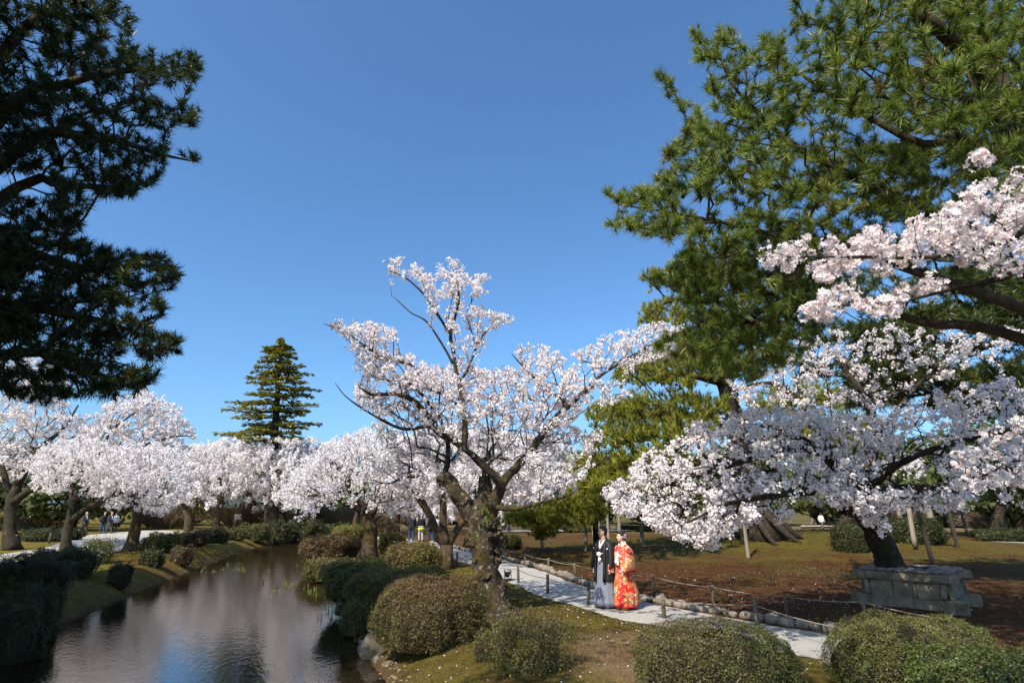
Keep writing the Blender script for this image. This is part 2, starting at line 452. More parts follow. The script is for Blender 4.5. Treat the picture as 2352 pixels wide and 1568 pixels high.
def flat_area(name, pts, label, z=.02, mat='gravel'):
    V = [tuple(np.append(p, z)) for p in pts]
    me = bpy.data.meshes.new(name); me.from_pydata(V, [], [tuple(range(len(V)))]); me.update()
    return link(name, me, M[mat], kind='structure', label=label)
plaza = [on_ground(*p)[:2] for p in [(-60, 1284), (95, 1262), (150, 1244), (205, 1229), (330, 1219), (560, 1218), (700, 1214), (760, 1212), (760, 1219), (610, 1224), (420, 1229), (345, 1237), (318, 1252), (270, 1268), (190, 1284), (60, 1306), (-60, 1330)]]
flat_area('left_bank_path', plaza, 'broad pale gravel path along the far bank', .055)
fp = [on_ground(*p, .05)[:2] for p in [(1930, 1238), (2110, 1240), (2352, 1246), (2700, 1256), (2700, 1266), (2352, 1253), (2110, 1246), (1930, 1242)]]
flat_area('far_path', fp, 'narrow gravel path crossing behind the planter', .09)
fp = [on_ground(*p)[:2] for p in [(1150, 1219), (1300, 1217), (1500, 1215), (1500, 1219), (1300, 1222), (1150, 1223)]]
flat_area('lawn_edge_path', fp, 'thin strip of pale gravel beyond the lawn', .08)
m = mat_noise('raked sand', [(0.3, (0.30, 0.235, 0.15)), (0.7, (0.42, 0.34, 0.23))], 1.5, 5, .95); M['sand'] = m
fp = [on_ground(*p)[:2] for p in [(1840, 1204), (2060, 1198), (2352, 1201), (2500, 1204), (2500, 1214), (2352, 1212), (2060, 1210), (1840, 1212)]]
flat_area('sand_court', fp, 'sunlit sandy court far behind the trees', .12, 'sand')

# edging stones: each one a piece of the path it borders
def stone_mesh(seed, flat=.8):
    bm = bmesh.new(); bmesh.ops.create_icosphere(bm, subdivisions=2, radius=.5)
    o = Vector((seed * 5.1, seed * 2.3, 0))
    for v in bm.verts:
        p = v.co
        q = Vector([math.copysign(abs(c * 2) ** .62, c) / 2 for c in p])
        v.co = q * (1 + .28 * mnoise.noise(q * 1.7 + o) + .1 * mnoise.noise(q * 4 + o))
    for f in bm.faces: f.smooth = True
    me = bpy.data.meshes.new('stone'); bm.to_mesh(me); bm.free(); me.materials.append(M['stone'])
    return me
SM = [stone_mesh(i) for i in range(7)]
rng = np.random.default_rng(11)
def edge_stones(side, s0, s1, size):
    L = np.concatenate([[0], np.cumsum(np.linalg.norm(np.diff(path_C, axis=0), axis=1))])
    s = s0
    while s < s1:
        w = size * rng.uniform(.7, 1.35)
        x = np.interp(s + w / 2, L, path_C[:, 0]); y = np.interp(s + w / 2, L, path_C[:, 1])
        i = int(np.argmin(np.abs(L - s - w / 2))); nrm = PN[i] * side; t = PT[i]
        off = path_W + .10 + rng.normal() * .025
        p = np.array([x, y]) + nrm * off
        o = bpy.data.objects.new('stone', SM[rng.integers(7)]); COLL.objects.link(o)
        h = w * rng.uniform(.55, .8)
        o.scale = (w * 1.02, w * rng.uniform(.6, .8), h)
        o.location = (p[0], p[1], tz(*p) + h * .24)
        o.rotation_euler = (rng.normal() * .1, rng.normal() * .1, math.atan2(t[1], t[0]) + rng.normal() * .15)
        o.parent = path
        s += w * 1.04
PL = float(np.sum(np.linalg.norm(np.diff(path_C, axis=0), axis=1)))
edge_stones(1, 1.5, PL * .62, .245)
edge_stones(-1, 4.6, 6.6, .27)

# ------------------------------------------------------------------ tree machinery
def skeleton(limbs, targets, rng, bf=.35, seg=.22, bow=.12, jit=.05):
    """grow twigs from hand-placed limbs to every target (nearest-node growth that favours short ways back to the trunk)"""
    P, par, pl, new = [], [], [], []
    for li, (pts, rad) in enumerate(limbs):
        A = catmull(np.asarray(pts, float), seg)
        base = -1; b0 = 0.0
        if li > 0:
            q = np.array(P); j = int(np.argmin(((q - A[0]) ** 2).sum(1))); base = j; b0 = pl[j]
        for i, p in enumerate(A):
            P.append(p); new.append(False)
            par.append(base if i == 0 else len(P) - 2)
            pl.append(b0 if i == 0 else pl[-1] + np.linalg.norm(p - A[i - 1]))
    n0 = len(P)
    cap = n0 + sum(2 for _ in targets) * 12 + 1000
    PA = np.zeros((cap, 3)); PA[:n0] = P
    PL_ = np.zeros(cap); PL_[:n0] = pl
    par = par + [0] * (cap - n0)
    n = n0
    d0 = np.array([((PA[:n0] - t) ** 2).sum(1).min() for t in targets])
    tips = []
    for ti in np.argsort(d0):
        t = targets[ti]
        dist = np.linalg.norm(PA[:n] - t, axis=1)
        j = int(np.argmin(dist + bf * PL_[:n]))
        L = dist[j]
        if L < .04: continue
        k = max(1, int(round(L / seg)))
        if n + k >= cap: break
        a = PA[j].copy(); dv = t - a
        side = np.cross(dv, rng.normal(size=3)); side /= np.linalg.norm(side) + 1e-9
        pa = j
        for s in range(1, k + 1):
            f = s / k
            p = a + dv * f + np.array([0, 0, 1]) * bow * L * (f * (1 - f)) * 2 + side * jit * L * math.sin(f * 3.1) + rng.normal(size=3) * jit * .25 * min(L, .5) * (s < k)
            PA[n] = p; par[n] = pa; PL_[n] = PL_[pa] + np.linalg.norm(p - PA[pa]); pa = n; n += 1
        tips.append(pa)
    par = np.array(par[:n]); PA = PA[:n]
    w = np.zeros(n); w[tips] = 1
    for i in range(n - 1, n0 - 1, -1): w[par[i]] += w[i]
    return dict(P=PA, par=par, n0=n0, w=w, tips=np.array(tips))
def twig_mesh(sk, rt, sides=4, pw=.45, wmin=0, rmax=.2):
    P, par, n0, w = sk['P'], sk['par'], sk['n0'], sk['w']
    i = np.arange(n0, len(P)); i = i[w[i] > wmin]
    a, b = P[par[i]], P[i]
    r1 = np.minimum(rt * w[i] ** pw, rmax); r0 = np.where(par[i] >= n0, np.minimum(rt * np.maximum(w[par[i]], 1) ** pw, r1 * 1.35), r1 * 1.3)
    d = unit(b - a); ln = np.linalg.norm(b - a, axis=1, keepdims=True)
    Rm = frames(d, np.zeros(len(i)))
    an = np.linspace(0, 2 * np.pi, sides, endpoint=False)
    c = np.stack([np.cos(an), np.sin(an), 0 * an], 1)
    ring = np.einsum('nij,kj->nki', Rm, c)
    A = (a - d * ln * .03)[:, None] + ring * r0[:, None, None]; B = (b + d * ln * .03)[:, None] + ring * r1[:, None, None]
    V = np.concatenate([A, B], 1).reshape(-1, 3)
    k = np.arange(sides); k2 = (k + 1) % sides
    q = np.stack([k, k2, k2 + sides, k + sides], 1)
    F = (q[None] + (np.arange(len(i)) * 2 * sides)[:, None, None]).reshape(-1, 4)
    return V, F
def along_twigs(sk, n, rng, wmax=4, off=.03):
    """n random places on the thin twigs, with the twig's direction"""
    P, par, n0, w = sk['P'], sk['par'], sk['n0'], sk['w']
    i = np.arange(n0, len(P)); i = i[w[i] <= wmax]
    ln = np.linalg.norm(P[i] - P[par[i]], axis=1) / np.maximum(w[i], 1) ** .5
    c = rng.choice(i, n, p=ln / ln.sum())
    f = rng.random(n)[:, None]
    return P[par[c]] * (1 - f) + P[c] * f + rng.normal(size=(n, 3)) * off, unit(P[c] - P[par[c]] + 1e-6)

# flowers
def flower_template(kind):
    if kind == 'near':                             # five cupped petals
        V, F, C = [], [], []
        for k in range(5):
            a = k * 2 * math.pi / 5
            for (r, da, z, c) in ((.05, 0, -.1, (.88, .66, .66)), (.7, -.46, .14, (1, .98, .98)), (1.02, 0, .26, (1.02, 1, 1)), (.7, .46, .14, (1, .98, .98))):
                V.append((r * math.cos(a + da), r * math.sin(a + da), z)); C.append(c)
            o = k * 4
            F += [(o, o + 1, o + 2), (o, o + 2, o + 3)]
        return np.array(V), np.array(F), np.array(C)
    if kind == 'mid':
        V = [(-1, -.25, .1), (.15, -.95, .15), (1, .1, .1), (-.1, 1, .05)]
        return np.array(V, float), np.array([(0, 1, 3), (1, 2, 3)]), np.array([(1, .97, .97), (.94, .87, .88), (1.02, 1, 1), (.97, .93, .93)])
    V = [(-1.15, -.7, 0), (1.1, -.75, .25), (.1, 1.25, .1)]
    return np.array(V, float), np.array([(0, 1, 2)]), np.array([(1.0, .98, .98), (.97, .93, .94), (1.0, .98, .98)])
FT = {k: flower_template(k) for k in ('near', 'mid', 'far')}
PETAL = np.array([0.94, 0.912, 0.885])
def blossoms(centres, rng, kind, per, crad, fsize, tint=1.0, leaf=.03):
    n = len(centres) * per
    c = np.repeat(centres, per, 0)
    d = unit(rng.normal(size=(n, 3)))
    rad = np.repeat(crad * rng.choice([.45, .7, .9, 1.1, 1.45], len(centres)), per) * rng.uniform(.55, 1.0, n)
    pos = c + d * rad[:, None]
    nrm = unit(d + .45 * rng.normal(size=(n, 3)))
    T, TF, TC = FT[kind]
    col = PETAL * tint * rng.uniform(.90, 1.08, (n, 1)) * np.column_stack([np.ones(n), rng.uniform(.95, 1.03, n), rng.uniform(.96, 1.03, n)])
    sc = fsize * rng.uniform(.6, 1.25, n)
    br = rng.random(n) < leaf                      # calyces and small bronze leaves
    col[br] = np.array([.32, .16, .07]) * rng.uniform(.6, 1.3, (int(br.sum()), 1)); sc[br] *= .6
    return scatter(T, TF, pos, frames(nrm, rng.uniform(0, 6.28, n)), sc, np.minimum(col, .96), TC)

def limb_parts(limbs, sides, step, bump_, freq, seed, ridge=0.0):
    return cat_mesh([tube(p, r, sides, step, bump_, freq, seed + i, True, ridge) for i, (p, r) in enumerate(limbs)])
def tree_root(name, base, label, cat, group=None):
    return empty(name, tuple(base), label=label, cat=cat, group=group)
def cherry(label, limbs, targets, seed, kind, clusters, per, crad, fsize, rt=.004, seg=.2, bark_='bark_cherry', sides=10, step=.12, bump_=.16, freq=2.5, bf=.35, wmax=4, tint=1.0, group='cherry trees in blossom', nlimb=1, bow=.1, extra=None, name='cherry_tree', tsides=4, ridge=0.0, off=.04, rmax=.2, keep=None):
    rng = np.random.default_rng(seed)
    sk = skeleton(limbs, targets, rng, bf, seg, bow)
    base = limbs[0][0][0]
    root = tree_root(name, base, label, 'cherry tree', group)
    V, F, _ = limb_parts(limbs[:nlimb], sides, step, bump_, freq, seed, ridge)
    link('trunk', mesh_np('trunk', V, F, None, True), M[bark_], root)
    if len(limbs) > nlimb:
        V, F, _ = limb_parts(limbs[nlimb:], max(6, sides - 4), step, bump_ * .7, freq * 1.3, seed + 9)
        link('limbs', mesh_np('limbs', V, F, None, True), M['bark_limb' if bark_ == 'bark_hero' else bark_], root)
    V, F = twig_mesh(sk, rt, tsides, rmax=rmax)
    link('twigs', mesh_np('twigs', V, F, None, True), M['twig'], root, kind='stuff')
    cen, _ = along_twigs(sk, clusters, rng, wmax, off)
    cen = np.vstack([cen, sk['P'][sk['tips']]])
    if keep is not None: cen = cen[keep(cen)]
    V, F, C = blossoms(cen, rng, kind, per, crad, fsize, tint)
    link('crown', mesh_np('crown', V, F, C), M['petal'], root, kind='stuff')
    return root, sk

# needles
def tuft_template(rng, n, L, w, spread=(.35, 1.35), shoot=.06):
    V, F, C = [], [], []
    for i in range(n):
        a = rng.uniform(0, 6.283); th = rng.uniform(*spread)
        d = np.array([math.sin(th) * math.cos(a), math.sin(th) * math.sin(a), math.cos(th)])
        s = np.cross(d, rng.normal(size=3)); s /= np.linalg.norm(s)
        b = np.array([0, 0, rng.uniform(-shoot, shoot)])
        l = L * rng.uniform(.75, 1.1)
        V += [b - s * w / 2, b + s * w / 2, b + d * l + np.array([0, 0, -.08 * l * rng.random()])]
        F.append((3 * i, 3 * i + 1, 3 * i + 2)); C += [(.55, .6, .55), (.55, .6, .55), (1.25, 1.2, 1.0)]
    return np.array(V), np.array(F), np.array(C)
def pine_needles(pos, axis_, rng, T, colA, colB, smin=.6, smax=1.3):
    n = len(pos); parts = []
    ids = rng.integers(0, len(T), n)
    for k in range(len(T)):
        s = ids == k
        if not s.any(): continue
        t = rng.random((s.sum(), 1))
        col = (np.array(colA) * (1 - t) + np.array(colB) * t) * rng.uniform(.7, 1.25, (s.sum(), 1))
        dead = rng.random(s.sum()) < .025; col[dead] = np.array([.20, .12, .04]) * max(.35, np.mean(colB) * 4)   # browned shoots
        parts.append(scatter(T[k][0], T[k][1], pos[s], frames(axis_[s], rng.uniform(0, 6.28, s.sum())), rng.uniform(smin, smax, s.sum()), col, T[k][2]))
    return cat_mesh(parts)
def pine(label, limbs, targets, seed, tufts, T, colA, colB, rt=.006, seg=.25, sides=10, step=.15, bump_=.12, freq=2.5, bf=.3, wmax=3, up=.7, group='pine trees', nlimb=1, bow=.0, name='pine_tree', jit=.07, candles=0, bark_='bark_pine', off=.03, tip_rep=1, tsides=4, twmin=0):
    rng = np.random.default_rng(seed)
    sk = skeleton(limbs, targets, rng, bf, seg, bow, jit)
    root = tree_root(name, limbs[0][0][0], label, 'pine tree', group)
    V, F, _ = limb_parts(limbs[:nlimb], sides, step, bump_, freq, seed)
    link('trunk', mesh_np('trunk', V, F, None, True), M[bark_], root)
    if len(limbs) > nlimb:
        V, F, _ = limb_parts(limbs[nlimb:], max(6, sides - 3), step, bump_ * .7, freq, seed + 5)
        link('limbs', mesh_np('limbs', V, F, None, True), M[bark_], root)
    V, F = twig_mesh(sk, rt, tsides, .45, twmin)
    link('twigs', mesh_np('twigs', V, F, None, True), M['bark_pine'], root, kind='stuff')
    pos, ax = along_twigs(sk, tufts, rng, wmax, off)
    tp = np.repeat(sk['P'][sk['tips']], tip_rep, 0); ta = np.repeat(unit(sk['P'][sk['tips']] - sk['P'][sk['par'][sk['tips']]]), tip_rep, 0)
    pos = np.vstack([pos, tp + rng.normal(size=tp.shape) * off * (tip_rep > 1)]); ax = np.vstack([ax, ta])
    ax = unit(ax + np.array([0, 0, up]) + .25 * rng.normal(size=ax.shape))
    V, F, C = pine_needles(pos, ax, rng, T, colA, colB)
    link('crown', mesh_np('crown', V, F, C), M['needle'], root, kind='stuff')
    if candles:
        k = rng.choice(len(pos), 90, replace=False)
        bmc = bmesh.new(); bmesh.ops.create_icosphere(bmc, subdivisions=1, radius=1)
        cv = np.array([v.co[:] for v in bmc.verts]) * [.022, .022, .034]; cf = np.array([[v.index for v in f.verts] for f in bmc.faces]); bmc.free()
        V, F, C = scatter(cv, cf, pos[k] - ax[k] * .05, frames(ax[k], rng.uniform(0, 6, 90)), rng.uniform(.8, 1.3, 90), np.tile([[.05, .032, .02]], (90, 1)))
        link('cones', mesh_np('cones', V, F, C), M['leaf'], root, kind='stuff')
        k = rng.choice(len(pos), min(candles, len(pos)), replace=False)
        TV = np.array([(.008, 0, 0), (-.004, .007, 0), (-.004, -.007, 0), (0, 0, .06)]); TFc = np.array([(0, 1, 3), (1, 2, 3), (2, 0, 3)])
        V, F, C = scatter(TV, TFc, pos[k] + ax[k] * .06, frames(unit(ax[k] + [0, 0, .5]), rng.uniform(0, 6, len(k))), rng.uniform(.8, 1.5, len(k)), np.tile([[.42, .27, .15]], (len(k), 1)))
        link('candle_buds', mesh_np('candle_buds', V, F, C), M['leaf'], root, kind='stuff')
    return root, sk
def pix_limb(pts, Y0=None):                        # [(px, py, Y, radius)]
    return polyat([p[:3] for p in pts]), np.array([p[3] for p in pts])
def grounded(px, py, dz=.08):                      # a point on the terrain seen at a picture position
    p = on_ground(px, py)
    for _ in range(6): p = on_ground(px, py, tz(p[0], p[1]))
    p[2] -= dz
    return p

# ------------------------------------------------------------------ the old cherry in the middle
rng = np.random.default_rng(1)
Y0 = 12.4
b0 = grounded(1133, 1412)
Y0 = b0[1]
def hero_limb(pts): return pix_limb([(x, y, Y0 + dy, r) for (x, y, dy, r) in pts])
trunk = hero_limb([(1136, 1422, 0, .50), (1130, 1392, 0, .37), (1122, 1345, 0, .285), (1112, 1290, 0, .265), (1107, 1245, 0, .265), (1104, 1205, 0, .285), (1108, 1172, 0, .29), (1118, 1140, .05, .20)])
hl = [trunk,
  hero_limb([(1095, 1190, 0, .2), (1066, 1156, -.05, .19), (1044, 1122, -.1, .16), (1028, 1098, -.1, .12), (1022, 1088, -.1, .10)]),
  hero_limb([(1108, 1180, .1, .2), (1112, 1150, .15, .18), (1114, 1112, .2, .15), (1112, 1092, .2, .12)]),
  hero_limb([(1120, 1185, 0, .2), (1136, 1150, -.05, .145), (1150, 1118, -.1, .12), (1147, 1106, -.1, .10), (1100, 1058, -.25, .08), (1067, 1030, -.35, .07), (1015, 991, -.5, .06), (955, 924, -.7, .055), (905, 905, -.9, .04), (856, 906, -1.0, .03), (824, 888, -1.1, .02)]),
  hero_limb([(1148, 1120, -.1, .11), (1160, 1100, 0, .10), (1203, 1054, .1, .088), (1252, 991, .3, .08), (1284, 952, .4, .07), (1334, 906, .5, .058), (1366, 881, .6, .045)]),
  hero_limb([(1067, 1030, -.35, .07), (1068, 985, -.3, .062), (1065, 934, -.25, .055), (1056, 890, -.1, .05), (1047, 846, 0, .048), (1040, 800, .05, .042), (1035, 768, .1, .04), (1046, 725, .1, .034), (1054, 690, .15, .03), (1051, 650, .15, .022), (1045, 608, .2, .014)]),
  hero_limb([(1035, 768, .1, .032), (1005, 722, 0, .028), (976, 679, -.1, .024), (934, 640, -.2, .018), (888, 619, -.3, .01)]),
  hero_limb([(1040, 835, 0, .03), (1019, 796, -.1, .025), (980, 739, -.3, .02), (944, 718, -.4, .014), (909, 686, -.5, .008), (900, 680, -.5, .005)]),
  hero_limb([(1050, 880, -.05, .035), (1072, 853, 0, .032), (1093, 800, .1, .027), (1114, 764, .2, .02), (1150, 735, .3, .012), (1172, 730, .3, .008)]),
  hero_limb([(1093, 800, .1, .02), (1083, 760, .1, .016), (1072, 722, .1, .011), (1090, 680, .1, .007)]),
  hero_limb([(1065, 940, -.25, .04), (1022, 909, -.4, .034), (976, 885, -.6, .028), (948, 842, -.8, .03), (900, 825, -.9, .026), (856, 807, -1, .022), (796, 764, -1.1, .013), (743, 743, -1.2, .006)]),
  hero_limb([(1310, 925, .45, .05), (1270, 905, .5, .036), (1240, 880, .5, .028), (1200, 840, .6, .018), (1175, 812, .6, .01)]),
  hero_limb([(1334, 906, .5, .05), (1380, 862, .7, .04), (1430, 830, .9, .03), (1490, 795, 1.1, .022), (1550, 765, 1.3, .012), (1600, 770, 1.4, .006)]),
  hero_limb([(1140, 1165, -.1, .06), (1180, 1168, -.4, .045), (1220, 1160, -.6, .035), (1260, 1150, -.8, .026), (1300, 1140, -.9, .018), (1330, 1120, -1, .008)]),
  hero_limb([(1040, 1110, -.1, .07), (1000, 1098, -.2, .045), (936, 1095, -.4, .03), (890, 1110, -.6, .02), (850, 1100, -.7, .01)]),
  hero_limb([(990, 975, -.55, .045), (930, 985, -.8, .034), (870, 960, -1, .024), (800, 915, -1.2, .012), (770, 880, -1.3, .006)]),
]
def reg(poly, n, dY, dy=0.0): return sample_region(poly, n, rng, Y0 + dy, dY)
targets = np.vstack([
  reg([(880, 600), (925, 592), (960, 612), (1000, 640), (1010, 700), (960, 660), (900, 625)], 46, .7, -.1),
  reg([(1005, 600), (1055, 588), (1060, 625), (1130, 632), (1122, 668), (1090, 690), (1060, 680), (1030, 700), (1008, 640)], 46, .7, .1),
  reg([(985, 670), (1060, 690), (1110, 705), (1175, 728), (1168, 762), (1130, 780), (1100, 850), (1060, 850), (1020, 760), (990, 720)], 90, .8, .1),
  reg([(742, 741), (800, 734), (870, 745), (912, 752), (905, 772), (860, 790), (800, 800), (790, 770)], 70, .6, -1.0),
  reg([(800, 790), (870, 795), (950, 820), (1010, 850), (1000, 890), (930, 890), (850, 880), (815, 850)], 150, 1.0, -.6),
  reg([(815, 870), (930, 860), (1010, 840), (1080, 850), (1180, 845), (1260, 850), (1340, 860), (1370, 880), (1345, 930), (1330, 960), (1270, 990), (1180, 1010), (1080, 1020), (980, 1000), (880, 960), (820, 920)], 800, 1.6, .35),
  reg([(850, 960), (1000, 1000), (1200, 1010), (1310, 960), (1340, 1000), (1290, 1060), (1150, 1060), (1000, 1070), (880, 1040)], 250, 1.5, 1.2),
  reg([(1180, 800), (1240, 790), (1270, 800), (1330, 800), (1400, 765), (1490, 745), (1560, 740), (1620, 785), (1560, 815), (1440, 840), (1370, 860), (1260, 850), (1200, 840)], 230, 1.0, .9),
  reg([(1330, 880), (1420, 870), (1470, 900), (1400, 930), (1340, 930)], 26, .8, .6),
  reg([(1200, 1040), (1320, 1010), (1390, 985), (1340, 1080), (1320, 1130), (1220, 1120)], 90, 1.2, -.2),
  reg([(850, 1060), (960, 1050), (1000, 1100), (920, 1120), (850, 1110)], 50, .8, -.3),
])
def clear_of_couple(p):                            # the bough tips end short of the gap through which the sun reaches the couple
    ts = np.array(to_sun); ok = np.ones(len(p), bool)
    for c in (np.array([2.12, 13.5, 1.2]), np.array([2.12, 13.5, 1.65]), np.array([2.55, 13.4, 1.0]), np.array([2.55, 13.4, 1.5])):
        v = p - c; t = v @ ts
        ok &= np.linalg.norm(v - t[:, None] * ts, axis=1) > .42
    return ok
targets = targets[clear_of_couple(targets)]
root, sk_hero = cherry('old lichened cherry with burled trunk and tall bare leader, in front of the gravel path', hl, targets, 3, 'mid', 6200, 11, .064, .0225, rt=.0042, seg=.16, bark_='bark_hero', sides=26, step=.06, bump_=.30, freq=3.4, nlimb=3, bow=.08, wmax=5, keep=clear_of_couple)
# burls, a hollow and ferns on the trunk
def burl(px, py, dy, r, seed, col=None):
    bm = bmesh.new(); bmesh.ops.create_icosphere(bm, subdivisions=4, radius=r)
    o = Vector((seed, seed * 2.1, 0)); c = at(px, py, Y0 + dy)
    for v in bm.verts:
        q = v.co / r
        v.co = v.co * (1 + .35 * mnoise.noise(q * 1.6 + o) + .22 * mnoise.noise(q * 4 + o) + .1 * mnoise.noise(q * 9 + o)) + Vector(c)
    for f in bm.faces: f.smooth = True
    me = bpy.data.meshes.new('burl'); bm.to_mesh(me); bm.free()
    link('burl', me, M['bark_hero'], root)
for i, a in enumerate([(1128, 1200, -.16, .15), (1138, 1228, -.06, .14), (1092, 1195, -.12, .14), (1090, 1245, -.1, .13), (1137, 1290, -.02, .13), (1102, 1165, -.12, .15), (1118, 1320, -.16, .12), (1146, 1345, -.02, .15), (1100, 1285, -.16, .1), (1066, 1150, -.1, .15), (1120, 1385, -.22, .16), (1150, 1400, -.1, .2), (1140, 1260, .02, .13), (1125, 1230, -.2, .09)]): burl(*a, i * 3.3 + 1)
rf = np.random.default_rng(8)
fv = []
for (px, py, n) in ((1115, 1172, 34), (1120, 1190, 26), (1104, 1205, 12)):
    c = at(px, py, Y0 - .27)
    for i in range(n):
        a = rf.uniform(0, 6.28); l = rf.uniform(.12, .26)
        d = np.array([math.cos(a) * .5, -abs(math.sin(a)) * .6, rf.uniform(-.2, .8)])
        m1 = c + rf.normal(size=3) * .03 + d * l * .5; m2 = m1 + d * l * .4 + [0, 0, -l * .55]
        s = np.cross(d, [0, 0, 1]); s = s / np.linalg.norm(s) * .008
        fv.append((np.array([c - s, c + s, m1 + s, m1 - s, m2]), np.array([(0, 1, 2), (0, 2, 3), (3, 2, 4)]), np.tile(np.array([.11, .14, .02]) * rf.uniform(.7, 1.6), (5, 1))))
V, F, C = cat_mesh(fv)
link('fern_tuft', mesh_np('fern_tuft', V, F, C), M['leaf'], root)

# ------------------------------------------------------------------ the low spreading cherry in the stone planter
rng = np.random.default_rng(2)
PLANT = np.array([9.15, 14.0])
def rl(pts): return pix_limb(pts)
hl = [rl([(2056, 1335, 14.0, .33), (2044, 1290, 14.0, .27), (2024, 1245, 13.9, .25), (2000, 1200, 13.7, .24), (1975, 1155, 13.4, .23), (1955, 1120, 13.2, .2)]),
  rl([(1960, 1130, 13.3, .2), (1930, 1080, 13.0, .16), (1890, 1040, 12.7, .12), (1830, 1030, 12.3, .09), (1740, 1050, 11.8, .065), (1640, 1080, 11.4, .045), (1540, 1110, 11.0, .03), (1440, 1150, 10.8, .015)]),
  rl([(1965, 1130, 13.2, .2), (1990, 1070, 13.4, .16), (2010, 1000, 13.6, .12), (1990, 920, 13.6, .09), (1950, 860, 13.8, .06), (1900, 800, 14.0, .04)]),
  rl([(1975, 1140, 13.2, .15), (2040, 1080, 12.2, .085), (2120, 1040, 11.2, .06), (2220, 1010, 10.4, .045), (2330, 990, 9.8, .03)]),
  rl([(2010, 1000, 13.6, .08), (2070, 930, 13.6, .055), (2130, 860, 13.6, .035), (2200, 800, 13.6, .03), (2300, 780, 13.5, .015)]),
  rl([(1890, 1040, 12.7, .09), (1800, 985, 12.6, .065), (1700, 980, 12.4, .05), (1600, 1010, 12.2, .03), (1500, 1060, 12.0, .015)]),
  rl([(1950, 1115, 13.0, .14), (1900, 1120, 12.2, .1), (1840, 1130, 11.3, .075), (1760, 1140, 10.7, .05), (1660, 1160, 10.3, .03), (1600, 1190, 10.1, .012)]),
  rl([(1980, 1140, 13.0, .14), (2020, 1130, 12.0, .1), (2070, 1120, 11.0, .075), (2140, 1120, 10.0, .05), (2200, 1130, 9.4, .025)]),
  rl([(1950, 1110, 13.2, .12), (1870, 960, 13.8, .09), (1800, 890, 14.0, .06), (1740, 880, 14.2, .035), (1680, 900, 14.2, .015)]),
]
def reg(poly, n, dY, Yc): return sample_region(poly, n, rng, Yc, dY)
targets = np.vstack([
  reg([(1380, 1130), (1460, 1060), (1560, 990), (1660, 940), (1790, 930), (1950, 940), (2060, 960), (2060, 1060), (1960, 1130), (1880, 1160), (1800, 1140), (1740, 1200), (1650, 1230), (1600, 1200), (1520, 1180), (1440, 1190), (1390, 1170)], 760, 2.2, 11.6),
  reg([(1440, 1170), (1540, 1190), (1640, 1205), (1740, 1160), (1720, 1195), (1640, 1245), (1560, 1235), (1500, 1205)], 150, .8, 10.5),
  reg([(1590, 1230), (1650, 1240), (1640, 1265), (1600, 1255)], 14, .3, 10.3),
  reg([(1900, 1160), (1960, 1120), (2080, 1130), (2180, 1120), (2250, 1140), (2200, 1170), (2080, 1170), (1980, 1180)], 130, 1.0, 10.4),
  reg([(1980, 1170), (2040, 1195), (2050, 1225), (2000, 1215)], 14, .3, 10.6),
  reg([(1770, 1165), (1830, 1170), (1820, 1195), (1775, 1200)], 12, .3, 10.6),
  reg([(2000, 950), (2150, 900), (2352, 860), (2420, 960), (2380, 1100), (2250, 1120), (2100, 1060), (2040, 1020)], 300, 1.8, 12.0),
  reg([(1660, 880), (1760, 800), (1900, 760), (2060, 750), (2200, 760), (2360, 750), (2360, 800), (2250, 830), (2100, 900), (2000, 940), (1850, 930), (1700, 930)], 330, 1.6, 14.2),
])
cherry('spreading cherry leaning out of the stone planter, low boughs over the lawn', hl, targets, 4, 'mid', 4700, 13, .066, .0235, rt=.004, seg=.2, bark_='bark_dark', sides=22, step=.07, bump_=.3, freq=3.6, bow=.05, wmax=5, bf=.25)

# ------------------------------------------------------------------ the nearest cherry: trunk beside the camera, boughs reach into view
rng = np.random.default_rng(3)
nb = np.array([5.6, 2.2, tz(5.6, 2.2) - .1])
hl = [(np.array([nb, (5.5, 2.3, 1.2), (5.3, 2.5, 2.2), (5.0, 2.7, 3.0)]), np.array([.24, .2, .17, .14])),
  (np.vstack([[(5.2, 2.6, 2.6), (4.4, 2.9, 3.1)], polyat([(2460, 600, 3.2), (2300, 640, 3.3), (2200, 660, 3.3), (2080, 690, 3.35), (1960, 700, 3.4)])]), np.array([.07, .045, .026, .018, .013, .009, .005])),
  (np.vstack([[(5.1, 2.65, 2.9), (4.3, 2.9, 3.6)], polyat([(2460, 470, 3.2), (2330, 545, 3.25), (2150, 590, 3.3), (1990, 590, 3.4), (1840, 590, 3.5), (1730, 590, 3.6)])]), np.array([.06, .04, .026, .019, .014, .010, .006, .003])),
  (np.vstack([[(5.4, 2.4, 2.0), (5.2, 3.6, 2.4)], polyat([(2460, 1040, 4.6), (2330, 1060, 4.7), (2240, 1100, 4.8), (2150, 1110, 4.9)])]), np.array([.05, .035, .02, .013, .009, .004])),
  (np.array([(5.1, 2.65, 2.9), (5.6, 2.4, 3.8), (6.2, 2.2, 4.8), (6.8, 2.2, 5.6)]), np.array([.1, .08, .05, .02])),
]
def reg(poly, n, dY, Yc): return sample_region(poly, n, rng, Yc, dY)
